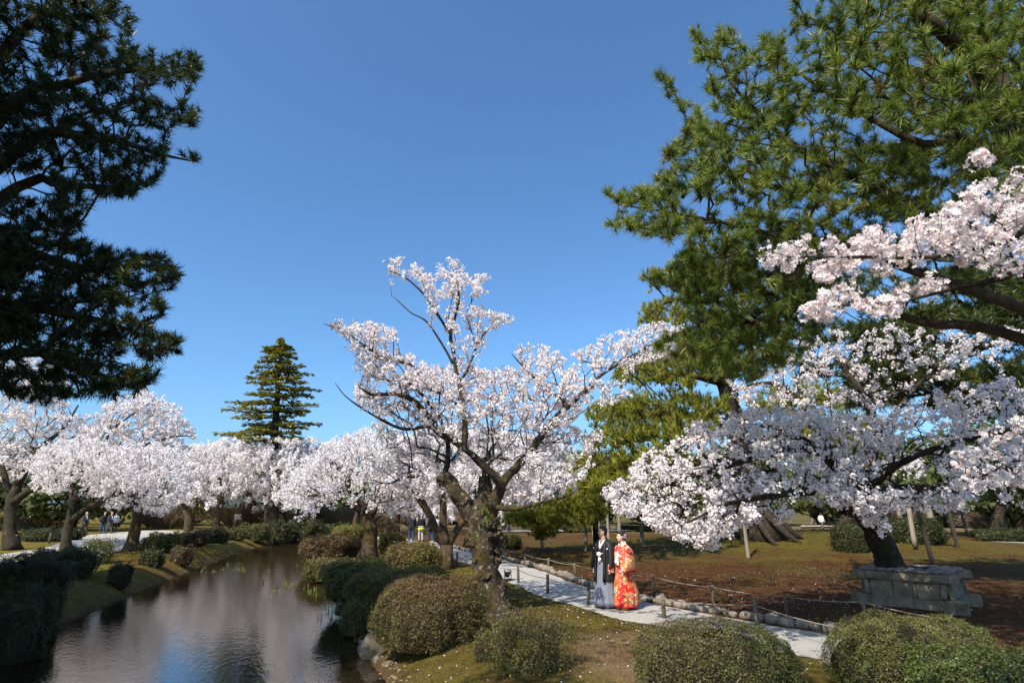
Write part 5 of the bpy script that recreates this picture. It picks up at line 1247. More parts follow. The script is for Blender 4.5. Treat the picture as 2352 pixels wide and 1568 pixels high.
# ------------------------------------------------------------------ built things
def box(cx, cy, cz, sx, sy, sz, bev=.01, M4=None, jit=0, seed=0):
    bm = bmesh.new(); bmesh.ops.create_cube(bm, size=1)
    for v in bm.verts: v.co = Vector((v.co.x * sx, v.co.y * sy, v.co.z * sz))
    if bev: bmesh.ops.bevel(bm, geom=bm.edges[:] , offset=bev, segments=2, affect='EDGES')
    if jit:
        for v in bm.verts: v.co += Vector(mnoise.noise_vector(v.co * 6 + Vector((seed, 0, 0)))) * jit
    for v in bm.verts: v.co += Vector((cx, cy, cz))
    if M4 is not None: bmesh.ops.transform(bm, matrix=M4, verts=bm.verts[:])
    return bm
def bmobj(name, bm, mat, parent=None, smooth=False, keep=False, **k):
    for f in bm.faces: f.smooth = smooth
    me = bpy.data.meshes.new(name); bm.to_mesh(me); bm.free()
    return link(name, me, mat, parent, keep, **k)

# rope fences along the path
def fence(label, posts, h, r, ropes, tilt=None, grp='low rope fences along the path'):
    root = empty('rope_fence', tuple(posts[0]), label=label, cat='rope fence', group=grp)
    rg = np.random.default_rng(len(posts) * 7 + int(h * 100))
    tops = []
    for p in posts:
        hh = h * rg.uniform(.92, 1.06); lean = rg.normal(size=2) * .025
        q = np.array([p[0] + lean[0], p[1] + lean[1], p[2] + hh])
        V, F = tube([np.array(p) - [0, 0, .15], (np.array(p) + q) / 2, q], [r * 1.02, r, r * .97], 10, None, 0, 1, 0, True)
        link('post', mesh_np('post', V, F, None, False), M['post'], root)
        tops.append(q)
    for zf in ropes:
        for a, b_ in zip(tops[:-1], tops[1:]):
            A, B = a - [0, 0, h * (1 - zf)], b_ - [0, 0, h * (1 - zf)]
            L = np.linalg.norm(B - A)
            t = np.linspace(0, 1, 9)[:, None]
            C = A * (1 - t) + B * t - np.array([0, 0, 1]) * (.035 * L * .6) * 4 * t * (1 - t) + np.array([0, -r * .9, 0])
            V, F = tube(C, np.full(9, .008 + .00012 * np.mean(C[:, 1])), 5, None)
            link('rope', mesh_np('rope', V, F, None, True), M['rope'], root)
    return root
near_px = [(2010, 1520), (1744, 1446), (1526, 1420), (1352, 1390), (1258, 1363), (1191, 1338), (1050, 1300)]
fence('near rope fence of short dark posts between the couple and the moss', [grounded(x, y, 0) for x, y in near_px], .50, .042, [.8])
far_px = [(2190, 1485), (1992, 1436), (1807, 1414), (1640, 1388), (1502, 1362), (1395, 1345), (1322, 1329), (1259, 1312), (1207, 1297), (1163, 1284), (1100, 1268), (1044, 1257)]
fence('far rope fence of thin posts edging the brown lawn behind the couple', [grounded(x, y, 0) for x, y in far_px], .46, .038, [.9])
fence('rope fence beside the narrow far path at right', [grounded(x, y, 0) for x, y in [(2100, 1232), (2180, 1234), (2270, 1236), (2360, 1240)]], .65, .05, [.95], grp='fences farther off')
fence('short rope fence on the moss under the left cherries', [grounded(x, y, 0) for x, y in [(30, 1262), (112, 1248), (176, 1240)]], .75, .06, [.9], grp='fences farther off')
fence('thin rope fence along the lawn beyond the couple', [grounded(x, y, 0) for x, y in [(1165, 1224), (1220, 1224), (1278, 1223), (1340, 1222), (1420, 1222), (1500, 1222)]], .7, .045, [.95], grp='fences farther off')

# support poles under the boughs
def pole(label, px, py, top_px, top_py, dY=0, r=.06, mat='pole', arm=False, grp='timber props under the boughs'):
    g = grounded(px, py, 0); t = at(top_px, top_py, g[1] + dY)
    root = empty('support_pole', tuple(g), label=label, cat='support pole', group=grp)
    d = unit(t - g)
    V, F = tube([g - d * .2, (g + t) / 2, t], [r * 1.08, r, r * .92], 10, .3, .05, 4, px)
    link('shaft', mesh_np('shaft', V, F, None, True), M[mat], root)
    rr = np.array([t - d * .05 - [.0, 0, 0], t + d * .05]); V, F = tube(rr, [r * 1.25, r * 1.25], 10)
    link('rope_binding', mesh_np('rope_binding', V, F, None, True), M['rope'], root)
pole('tall pale prop under the spreading cherry, right of the bride', 1720, 1285, 1702, 1150, 0, .075)
pole('short pale post under the low pine bough', 1246, 1262, 1243, 1234, 0, .085)
pole('brown post with orange binding left of the groom', 1346, 1266, 1344, 1186, 0, .085, 'post')
pole('thin post behind the orange-bound post', 1381, 1244, 1372, 1176, 0, .08)
pole('slim grey post nearest the orange-bound post', 1364, 1242, 1358, 1170, 0, .07)
pole('pale post just left of the groom head', 1398, 1240, 1392, 1130, 0, .09)
pole('grey post between groom and bride heads', 1424, 1240, 1420, 1150, 0, .09)
pole('weathered post behind the bride', 1478, 1260, 1472, 1200, 0, .10)
pole('pale post between the bride and the tall prop', 1508, 1226, 1504, 1188, 0, .09)
pole('short stub post right of the bride', 1526, 1232, 1523, 1205, 0, .09, 'post')
pole('thick dark leaning prop nearest the planter', 2142, 1292, 2094, 1120, -1.2, .085, 'post')
pole('second dark leaning prop right of the first', 2203, 1268, 2165, 1120, -1.2, .085, 'post')
pole('pale thick leaning prop behind the dark props', 2152, 1252, 2128, 1150, 0, .16)
pole('yellowish mossy prop left of the pale thick prop', 2078, 1240, 2058, 1150, 0, .12)
pole('thin mossy prop behind the planter cherry', 2100, 1244, 2086, 1160, 0, .1)
pole('white slanting prop far behind the planter cherry', 2045, 1214, 2064, 1175, 0, .12)
pole('thin slanting prop far right of the dark bush', 2190, 1226, 2172, 1175, 0, .11)
pole('thin slanting prop left of the far right trunk', 2222, 1226, 2206, 1170, 0, .11)
pole('thin prop right of the far right trunk', 2320, 1230, 2300, 1185, 0, .11)

# the far right garden tree trunk
rg = np.random.default_rng(66)
bank_cherry('thick mossy cherry trunk at the far right behind the narrow path', (2300, 1238), [(2292, 1215, 0, .42), (2290, 1190, 0, .38), (2298, 1165, 0, .34)], [[(2294, 1175, 0, .25), (2330, 1150, 0, .16), (2380, 1120, 0, .08)], [(2292, 1175, 0, .25), (2262, 1140, 0, .18), (2250, 1080, 0, .1)]],
  [([(2200, 1100), (2260, 1050), (2400, 1040), (2420, 1130), (2330, 1150), (2250, 1140)], 120, 4, 0)], 67, 420, r0=.5, tint=.95, bk='bark_dark')
bank_cherry('flaky dark trunk behind the leaning props', (2080, 1232), [(2078, 1200, 0, .4), (2068, 1170, 0, .36), (2056, 1140, 0, .3)], [[(2060, 1150, 0, .2), (2030, 1090, 0, .12)], [(2060, 1150, 0, .2), (2090, 1090, 0, .12)]],
  [([(1990, 1040), (2120, 1030), (2130, 1100), (2000, 1100)], 80, 4, 0)], 68, 300, r0=.45, tint=.95, bk='bark_dark')

# stone planter: crossed beams, slanted panels, tiled rim
M['concrete'] = mat_noise('weathered stone beam', [(0.3, (0.085, 0.066, 0.042)), (0.5, (0.20, 0.165, 0.115)), (0.72, (0.32, 0.275, 0.20))], 3.5, 9, .92, 20, .55, .015)
M['tile'] = mat_noise('rim tiles', [(0.3, (0.15, 0.12, 0.105)), (0.7, (0.30, 0.245, 0.215))], 4, 7, .9, 16, .5, .015)
M['soil'] = mat_noise('planter soil', [(0.3, (0.05, 0.035, 0.02)), (0.7, (0.10, 0.075, 0.03))], 6, 6, .95, 20, .6, .03)
PA = R(-46)
pz = tz(*PLANT)
pl = empty('stone_planter', (PLANT[0], PLANT[1], pz), PA, label='square weathered stone planter of crossed beams holding the spreading cherry', cat='planter')
S = .78
for lvl, (z, hh, e, th, ss) in enumerate([(.11, .26, .30, .20, 1.0), (.66, .17, .22, .16, .99)]):
    for s in (-1, 1):
        bmobj('beam', box(0, s * S * ss, z, 2 * (S * ss + e), th, hh, .015, None, .012, lvl + s), M['concrete'], pl)
        bmobj('beam', box(s * S * ss, 0, z + .0, th, 2 * (S * ss + e - .06), hh - .014, .015, None, .012, lvl + s + 5), M['concrete'], pl)
for k in range(4):
    Rz = Matrix.Rotation(k * math.pi / 2, 4, 'Z')
    for j in (-1, 0, 1):
        tilt = Matrix.Translation((j * .445, -S * .97, .41)) @ Matrix.Rotation(-.12, 4, 'X')
        bmobj('panel', box(0, 0, 0, .434, .07, .36, .01, Rz @ tilt, .008, k * 3 + j), M['concrete'], pl)
    for s in (-1, 1):                               # splayed corner cheeks
        tilt = Matrix.Translation((s * .715, -S * 1.04, .405)) @ Matrix.Rotation(-.2, 4, 'X') @ Matrix.Rotation(s * .12, 4, 'Y')
        bmobj('corner_block', box(0, 0, 0, .10, .10, .30, .012, Rz @ tilt, .01, k + s), M['concrete'], pl)
bmobj('soil', box(0, 0, .55, 1.44, 1.44, .30, .02, None, .02), M['soil'], pl)
for k in range(4):
    Rz = Matrix.Rotation(k * math.pi / 2, 4, 'Z')
    for j in range(9):
        rg_ = random.Random(k * 20 + j)
        for row in range(3):
            bmobj('tile', box(-S + .044 + j * .171 + rg_.uniform(-.01, .01), -S - .02 + row * .165, .775 + row * .012 + rg_.uniform(-.005, .005), .16, .17, .045, .018, Rz, .006, j), M['tile'], pl) if not (row and (j < row or j > 8 - row)) else None

# small floodlight at the foot of the old cherry
fl = grounded(1166, 1334, 0)
M['lamp'] = mat_plain('black lamp housing', (.02, .02, .022), .45, .5)
M['lampglass'] = mat_plain('lamp glass', (.22, .22, .23), .15, .6)
fo = empty('floodlight', tuple(fl), .6, label='small black floodlight on the ground beside the burled trunk', cat='floodlight')
bmobj('base', box(0, 0, .04, .26, .2, .06, .012), M['lamp'], fo)
V, F = tube([(-.12, 0, .06), (-.13, 0, .2), (-.1, 0, .24)], [.012] * 3, 6); link('bracket', mesh_np('bracket', V, F), M['lamp'], fo, False)
V, F = tube([(.12, 0, .06), (.13, 0, .2), (.1, 0, .24)], [.012] * 3, 6); link('bracket', mesh_np('bracket', V, F), M['lamp'], fo, False)
V, F = tube([(0, .03, .12), (0, .02, .2), (0, 0, .28), (0, -.01, .31)], [.06, .09, .12, .125], 16); hs = link('housing', mesh_np('housing', V, F, None, True), M['lamp'], fo, False)
V, F = tube([(0, -.010, .312), (0, -.013, .320)], [.112, .110], 16); link('lens', mesh_np('lens', V, F), M['lampglass'], fo, False)
V, F = tube([(0.1, .1, .02), (.4, .2, .015), (.6, .1, .015), (.8, .3, .0)], [.012] * 4, 6, .06); link('cable', mesh_np('cable', V, F, None, True), M['lamp'], fo, False)

# board on two posts on the far bank
sg = grounded(542, 1218, 0)
so = empty('sign_board', tuple(sg), label='small pale notice board on thin posts on the far bank', cat='sign')
M['board'] = mat_plain('pale board', (.52, .50, .46), .6)
bmobj('panel', box(0, 0, 1.25, .62, .05, .5, .012), M['board'], so)
for s in (-.18, .3): 
    V, F = tube([(s, .02, -.1), (s, .02, 1.1)], [.04, .04], 8); link('post', mesh_np('post', V, F), M['pole'], so, False)
# stakes retaining the end of the stream
rt = empty('stake_wall', tuple(grounded(735, 1243, 0)), label='row of dark stakes retaining the end of the stream', cat='retaining wall')
for i in range(12):
    q = on_ground(704 + i * 6.2, 1243 - i * 1.1, WATER_Z); 
    V, F = tube([q - [0, 0, .3], q + [0, 0, .62 + .05 * math.sin(i * 2)]], [.14, .13], 8)
    link('stake', mesh_np('stake', V, F, None, True), M['post'], rt)
# bamboo hurdle seen under the low bough
g = grounded(1293, 1216, 0)
M['bamboo'] = mat_plain('orange bamboo', (.33, .19, .08), .6)
hb = empty('bamboo_hurdle', tuple(g), label='orange bamboo hurdle seen under the low pine bough', cat='fence')
for i in range(9):
    V, F = tube([(-1.1 + i * .275, 0, -.05), (-1.1 + i * .275, 0, 1.15 + (.15 if i in (0, 8) else 0))], [.045, .045], 6); link('cane', mesh_np('cane', V, F), M['bamboo'], hb, False)
for z in (.35, .85):
    V, F = tube([(-1.15, -.05, z), (1.15, -.05, z)], [.04, .04], 6); link('rail', mesh_np('rail', V, F), M['bamboo'], hb, False)
# blue folding board at the far right
g = grounded(2337, 1222, 0)
M['bluepanel'] = mat_plain('blue board', (.20, .30, .46), .5); M['white'] = mat_plain('white paint', (.7, .7, .7), .5)
fb = empty('folding_board', tuple(g), .3, label='blue and white folding board at the far right behind the trunk', cat='sign')
bmobj('panel', box(0, 0, 0, 1.4, .05, 2.0, .02, Matrix.Translation((.0, -.35, 1.0)) @ Matrix.Rotation(.35, 4, 'X')), M['bluepanel'], fb)
bmobj('panel', box(0, 0, 0, 1.4, .05, 2.0, .02, Matrix.Translation((.0, .35, 1.0)) @ Matrix.Rotation(-.35, 4, 'X')), M['white'], fb)
# low tea-house far behind
g = grounded(1985, 1207, 0)
M['dkwood'] = mat_plain('dark house timber', (.045, .035, .028), .7); M['plaster'] = mat_plain('plaster', (.42, .37, .29), .9)
M['rooft'] = mat_noise('thatch roof', [(0.3, (.10, .085, .065)), (0.7, (.19, .16, .13))], 3, 5, .95)
th = empty('tea_house', (g[0], 72, 0), label='low dark garden house far behind the planter cherry', cat='house')
bmobj('wall', box(0, 0, 1.35, 9, 4, 2.7, .02), M['plaster'], th)
bm = bmesh.new()
vs = [bm.verts.new(v) for v in [(-5.4, -3, 2.7), (5.4, -3, 2.7), (5.4, 3, 2.7), (-5.4, 3, 2.7), (-3.6, 0, 4.6), (3.6, 0, 4.6), (-5.4, -3, 2.5), (5.4, -3, 2.5), (5.4, 3, 2.5), (-5.4, 3, 2.5)]]
for f in [(0, 1, 5, 4), (1, 2, 5), (2, 3, 4, 5), (3, 0, 4), (6, 7, 1, 0), (7, 8, 2, 1), (8, 9, 3, 2), (9, 6, 0, 3), (9, 8, 7, 6)]: bm.faces.new([vs[i] for i in f])
bmobj('roof', bm, M['rooft'], th)
for i in range(5):
    w = bmobj('window', box(-3.6 + i * 1.8, -2.02, 1.3, 1.2, .08, 1.5, .01), M['dkwood'], th)
    bmobj('pane', box(-3.6 + i * 1.8, -2.07, 1.3, 1.0, .03, 1.3, .005), M['lamp'], w)

# ------------------------------------------------------------------ people
def capsule(bm, p0, r0, p1, r1, seg=14):
    p0, p1 = Vector(p0), Vector(p1); ax = p1 - p0; L = ax.length
    if L < 1e-6: ax = Vector((0, 0, 1)); L = 1e-6
    q = Vector((0, 0, 1)).rotation_difference(ax)
    rings = []
    n = 5
    for i in range(n + 1):
        a = -math.pi / 2 + (math.pi / 2) * i / n; rings.append((r0 * math.sin(a), max(r0 * math.cos(a), 1e-4)))
    for i in range(n + 1):
        a = (math.pi / 2) * i / n; rings.append((L + r1 * math.sin(a), max(r1 * math.cos(a), 1e-4)))
    vs = []
    for z, r in rings:
        vs.append([bm.verts.new(p0 + q @ Vector((r * math.cos(2 * math.pi * k / seg), r * math.sin(2 * math.pi * k / seg), z))) for k in range(seg)])
    for a, b_ in zip(vs[:-1], vs[1:]):
        for k in range(seg): bm.faces.new((a[k], a[(k + 1) % seg], b_[(k + 1) % seg], b_[k]))
    bm.faces.new(vs[0][::-1]); bm.faces.new(vs[-1])
def ellip(bm, c, r, seg=20, rot=None):
    c = Vector(c); nv = seg // 2 + 2
    vs = []
    for i in range(nv + 1):
        th = math.pi * (i + (.04 if i == 0 else -.04 if i == nv else 0)) / nv
        row = []
        for k in range(seg):
            q = Vector((r[0] * math.sin(th) * math.cos(2 * math.pi * k / seg), r[1] * math.sin(th) * math.sin(2 * math.pi * k / seg), -r[2] * math.cos(th)))
            row.append(bm.verts.new(c + (rot @ q if rot is not None else q)))
        vs.append(row)
    for a, b_ in zip(vs[:-1], vs[1:]):
        for k in range(seg): bm.faces.new((a[k], a[(k + 1) % seg], b_[(k + 1) % seg], b_[k]))
    bm.faces.new(vs[0][::-1]); bm.faces.new(vs[-1])
def fuse(bm, voxel, ratio=1.0, smooth=2):
    """one continuous skin from overlapping volumes"""
    me = bpy.data.meshes.new('tmp'); bm.to_mesh(me); bm.free()
    o = bpy.data.objects.new('tmp', me); COLL.objects.link(o)
    a = o.modifiers.new('r', 'REMESH'); a.mode = 'VOXEL'; a.voxel_size = voxel
    s = o.modifiers.new('s', 'SMOOTH'); s.factor = .5; s.iterations = smooth
    if ratio < 1:
        d = o.modifiers.new('d', 'DECIMATE'); d.ratio = ratio
    dg = bpy.context.evaluated_depsgraph_get()
    out = bpy.data.meshes.new_from_object(o.evaluated_get(dg))
    bpy.data.objects.remove(o); bpy.data.meshes.remove(me)
    for p in out.polygons: p.use_smooth = True
    return out
def loft(rings, close=True):
    """rings: list of equal-length point lists -> quad mesh"""
    A = np.array(rings); n, k = A.shape[:2]
    i = np.arange(n - 1)[:, None] * k; j = np.arange(k if close else k - 1)[None]; j2 = (j + 1) % k
    return A.reshape(-1, 3), np.stack([i + j, i + j2, i + k + j2, i + k + j], -1).reshape(-1, 4)
def cloth(name, rings, mat, parent, close=True, thick=.012, sub=1):
    V, F = loft(rings, close)
    o = link(name, mesh_np(name, V, F, None, True), mat, parent, False)
    s = o.modifiers.new('thick', 'SOLIDIFY'); s.thickness = thick; s.offset = -1
    if sub:
        q = o.modifiers.new('sub', 'SUBSURF'); q.levels = sub; q.render_levels = sub
    return o
M['skin'] = mat_plain('skin', (.60, .375, .275), .5, .35, 0, .05, 20)
M['hair'] = mat_plain('black hair', (.014, .012, .011), .38, .5, 0, .3, 60)
M['greyhair'] = mat_plain('grey hair', (.30, .29, .28), .6, .3)
M['lip'] = mat_plain('lips', (.42, .14, .12), .4); M['eye'] = mat_plain('eye', (.02, .015, .012), .3)
def head(bm, c, s=1.0, yaw=0.0, pitch=0.0):
    """skull, jaw, nose, lips, brow and ears added to a body; faces +x"""
    Rm = Matrix.Rotation(yaw, 3, 'Z') @ Matrix.Rotation(pitch, 3, 'Y')
    c = Vector(c)
    P = lambda x, y, z: c + Rm @ Vector((x * s, y * s, z * s))
    ellip(bm, P(-.010, 0, .030), (.098 * s, .077 * s, .094 * s), 24, Rm)
    ellip(bm, P(.022, 0, -.028), (.066 * s, .060 * s, .082 * s), 24, Rm)
    capsule(bm, P(.050, .0, -.088), .024 * s, P(.060, 0, -.094), .020 * s)
    capsule(bm, P(.086, 0, .018), .010 * s, P(.101, 0, -.022), .0125 * s)
    capsule(bm, P(.096, .010, -.026), .009 * s, P(.096, -.010, -.026), .009 * s)
    capsule(bm, P(.080, -.02, -.052), .0105 * s, P(.080, .02, -.052), .0105 * s)
    capsule(bm, P(.078, -.018, -.064), .0105 * s, P(.078, .018, -.064), .0105 * s)
    capsule(bm, P(.078, -.035, .030), .012 * s, P(.078, .035, .030), .012 * s)
    for k in (-1, 1):
        capsule(bm, P(-.008, k * .074, .018), .012 * s, P(-.004, k * .074, -.028), .010 * s)
        capsule(bm, P(.052, k * .042, -.014), .022 * s, P(.040, k * .048, -.03), .02 * s)
    return P, Rm
def face_bits(P, Rm, root, s=1.0, lipstick=False, brow='hair'):
    for nm, mt, lst in (('eye', 'eye', [((.084, k * .031, .012), (.005, .013, .0055)) for k in (-1, 1)]), ('eyebrow', brow, [((.088, k * .033, .034), (.004, .020, .0045)) for k in (-1, 1)]), ('lips', 'lip', [((.0905, 0, -.058), (.005, .021, .0075))])):
        for c, r in lst:
            bm = bmesh.new(); ellip(bm, P(*c), [q * s for q in r], 12, Rm)
            bmobj(nm, bm, M[mt], root, True)
def hand(bm, w, d, side, s=1.0, curl=.5, palm_n=None):
    """palm and five separate curled fingers from wrist w along direction d"""
    w = Vector(w); d = Vector(d).normalized()
    pn = Vector(palm_n) if palm_n else Vector((0, -side, 0))
    pn = (pn - d * pn.dot(d)).normalized(); sd = d.cross(pn).normalized()
    capsule(bm, w, .024 * s, w + d * .03 * s, .026 * s)
    for k in range(4):
        off = (k - 1.5) * .0195 * s
        b_ = w + d * .085 * s + sd * off
        capsule(bm, w + d * .02 * s + sd * off * .7, .014 * s, b_, .0115 * s, 8)
        L = (.044, .05, .047, .036)[k] * s
        a1 = curl * .6; a2 = curl * 1.5
        p1 = b_ + (d * math.cos(a1) + pn * math.sin(a1)) * L * .62
        p2 = p1 + (d * math.cos(a2) + pn * math.sin(a2)) * L * .62
        capsule(bm, b_, .0095 * s, p1, .0088 * s, 8); capsule(bm, p1, .0088 * s, p2, .0075 * s, 8)
    t0 = w + d * .03 * s - sd * .02 * s; t1 = t0 + (d * .6 - sd * .75 + pn * .3).normalized() * .04 * s; t2 = t1 + (d * .9 - sd * .1 + pn * .35).normalized() * .032 * s
    capsule(bm, t0, .013 * s, t1, .0105 * s, 8); capsule(bm, t1, .0105 * s, t2, .0085 * s, 8)

def ring(z, cx, cy, rx, ry, n=40, p=2.4, a0=0, a1=2 * math.pi, wav=None):
    out = []
    for i in range(n):
        a = a0 + (a1 - a0) * i / (n - (0 if abs(a1 - a0 - 2 * math.pi) < 1e-6 else 1))
        c, s_ = math.cos(a), math.sin(a)
        k = 1 + (wav(a) if wav else 0)
        out.append((cx + math.copysign(abs(c) ** (2 / p), c) * rx * k, cy + math.copysign(abs(s_) ** (2 / p), s_) * ry * k, z))
    return out

# ---- the groom
gp = grounded(1392, 1396, 0); gp[2] = tz(gp[0], gp[1]) + .012
GYAW = R(180 + 48)                                  # faces left in the picture, turned a little towards the camera
gr = empty('person', tuple(gp), GYAW, label='man in a black crested kimono jacket and striped grey skirt-trousers, looking left', cat='person', group='bridal couple on the path')
HS = 1.0
bm = bmesh.new()
capsule(bm, (-.01, 0, .98), .12, (-.01, 0, 1.12), .105); capsule(bm, (-.01, 0, 1.12), .105, (-.02, 0, 1.30), .10)
capsule(bm, (-.01, -.11, 1.355), .05, (-.01, .11, 1.355), .05); capsule(bm, (-.012, 0, 1.38), .06, (.005, 0, 1.53), .053)
for k in (-1, 1):
    capsule(bm, (0, k * .09, .95), .095, (.01, k * .1, .5), .062); capsule(bm, (.01, k * .1, .5), .06, (-.01, k * .11, .09), .042)
    capsule(bm, (-.03, k * .11, .05), .042, (.15, k * .13, .035), .034)
    sh = (-.015, k * .145, 1.345); el = (-.02, k * .215, 1.09); wr = (.07, k * .225, .845)
    capsule(bm, sh, .045, el, .042); capsule(bm, el, .043, wr, .029)
    hand(bm, wr, (.10, k * .0, -.28), k, 1.02, .7, (0, -k, 0))
P, Rm = head(bm, (.02, 0, 1.625), 1.0, R(-40), R(-5))
body = fuse(bm, .0062, .28, 3)
link('body', body, M['skin'], gr, False)
face_bits(P, Rm, gr)
# short hair
bm = bmesh.new()
ellip(bm, P(-.024, 0, .052), (.094, .084, .086), 28, Rm); ellip(bm, P(-.045, 0, .01), (.068, .078, .075), 24, Rm); ellip(bm, P(.03, 0, .098), (.06, .066, .034), 20, Rm)
for v in bm.verts: v.co += Vector(mnoise.noise_vector(v.co * 60)) * .006 + Vector(mnoise.noise_vector(v.co * 25)) * .006
bmobj('hair', bm, M['hair'], gr, True)
M['haori'] = mat_plain('black silk', (.0125, .0125, .0145), .62, .35, 0, .25, 40)
M['whitecloth'] = mat_plain('white silk', (.78, .76, .75), .6, .3, 0, .04)
m, nt, b = nodes('striped skirt-trousers')
tc = N(nt, 'ShaderNodeTexCoord'); 
at2 = N(nt, 'ShaderNodeAttribute', attribute_name='Col')
nt.links.new(at2.outputs['Color'], b.inputs['Base Color']); b.inputs['Roughness'].default_value = .7; b.inputs['Specular IOR Level'].default_value = .2
M['hakama'] = m
# hakama: pleated, striped
nh = 240
rings = []
for z, cx, rx, ry, pl_ in [(1.06, 0, .145, .165, 0.0), (1.0, 0, .155, .178, .01), (.85, 0, .175, .2, .03), (.6, .0, .20, .235, .05), (.35, .01, .225, .27, .06), (.15, .012, .24, .30, .065), (.045, .012, .248, .31, .07)]:
    rings.append(ring(z, cx, 0, rx * .9, ry * .86, nh, 2.2, wav=lambda a: pl_ * (abs(((a * 9 / math.pi) % 2) - 1) - .5)))
V, F = loft(rings)
ci = np.tile(np.arange(nh), len(rings)); st = (ci % 4 < 2)[:, None]
C = np.where(st, np.array([[.12, .137, .19]]), np.array([[.27, .285, .345]])); C = np.where((ci % 24 < 2)[:, None], np.array([[.10, .11, .14]]), C)
hk = link('hakama', mesh_np('hakama', V, F, C, True), M['hakama'], gr, False)
hk.modifiers.new('t', 'SOLIDIFY').thickness = .008
# inner kimono front (black) and white collar
cloth('kimono', [[(x, y, z - max(0, x + .02) * (1.5 if z > 1.44 else .9 if z > 1.4 else .25 if z > 1.3 else 0)) for x, y, z in ring(z, cx, 0, rx, ry, 36, 2.3)] for z, cx, rx, ry in [(1.47, -.012, .058, .062), (1.43, -.005, .08, .11), (1.37, 0, .125, .17), (1.25, .0, .14, .175), (1.05, 0, .145, .165), (.98, 0, .15, .17)]], M['haori'], gr, True, .006, 1)
def strip(name, pts, w, nrm, mat, parent, th=.006):
    pts = [Vector(p) for p in pts]; nrm = [Vector(q).normalized() for q in nrm]
    L, Rr = [], []
    for i, p in enumerate(pts):
        t = (pts[min(i + 1, len(pts) - 1)] - pts[max(i - 1, 0)]).normalized(); s_ = t.cross(nrm[i]).normalized() * w / 2
        L.append(p - s_); Rr.append(p + s_)
    V = np.array([v[:] for v in L + Rr]); n = len(pts)
    F = np.array([(i, i + 1, n + i + 1, n + i) for i in range(n - 1)])
    o = link(name, mesh_np(name, V, F, None, True), mat, parent, False)
    q = o.modifiers.new('t', 'SOLIDIFY'); q.thickness = th; q.offset = 0
    return o
for k in (-1, 1):
    strip('collar', [(-.08, k * .01, 1.49), (-.055, k * .062, 1.49), (.0, k * .078, 1.462), (.07, k * .056, 1.41), (.135, k * .02, 1.34), (.158, -.002 * k, 1.27)], .045, [(-1, 0, .3), (-.5, k, .3), (.2, k, .5), (.8, k * .5, .5), (1, k * .2, .3), (1, 0, .2)], M['whitecloth'], gr)
    strip('kimono_lapel', [(-.09, k * .01, 1.47), (-.06, k * .085, 1.47), (.0, k * .105, 1.445), (.08, k * .085, 1.39), (.14, k * .05, 1.31), (.16, .01 * k, 1.2), (.158, -.03 * k, 1.08)], .05, [(-1, 0, .3), (-.5, k, .3), (.2, k, .5), (.8, k * .5, .5), (1, k * .2, .3), (1, 0, .2), (1, 0, 0)], M['haori'], gr)
# obi, white tassel, fan
V, F = tube([(.155, -.02, 1.03), (.16, 0, 1.03), (.165, .02, 1.03)], [.05, .055, .05], 10)
link('belt_knot', mesh_np('belt_knot', V, F, None, True), M['hakama_k'] if 'hakama_k' in M else M['whitecloth'], gr, False)
bm = bmesh.new(); ellip(bm, (.185, -.01, 1.145), (.042, .058, .05), 20)
for v in bm.verts: v.co += Vector(mnoise.noise_vector(v.co * 70)) * .008
bmobj('tassel', bm, M['whitecloth'], gr, True)
V, F = tube([(.185, -.01, 1.11), (.188, -.012, 1.03), (.185, -.02, .97)], [.012, .016, .02], 8); link('tassel_cord', mesh_np('tassel_cord', V, F, None, True), M['whitecloth'], gr, False)
for k in (-1, 1):
    V, F = tube([(.185, 0, 1.15), (.172, k * .06, 1.17), (.15, k * .12, 1.18)], [.008] * 3, 6); link('jacket_cord', mesh_np('jacket_cord', V, F, None, True), M['whitecloth'], gr, False)
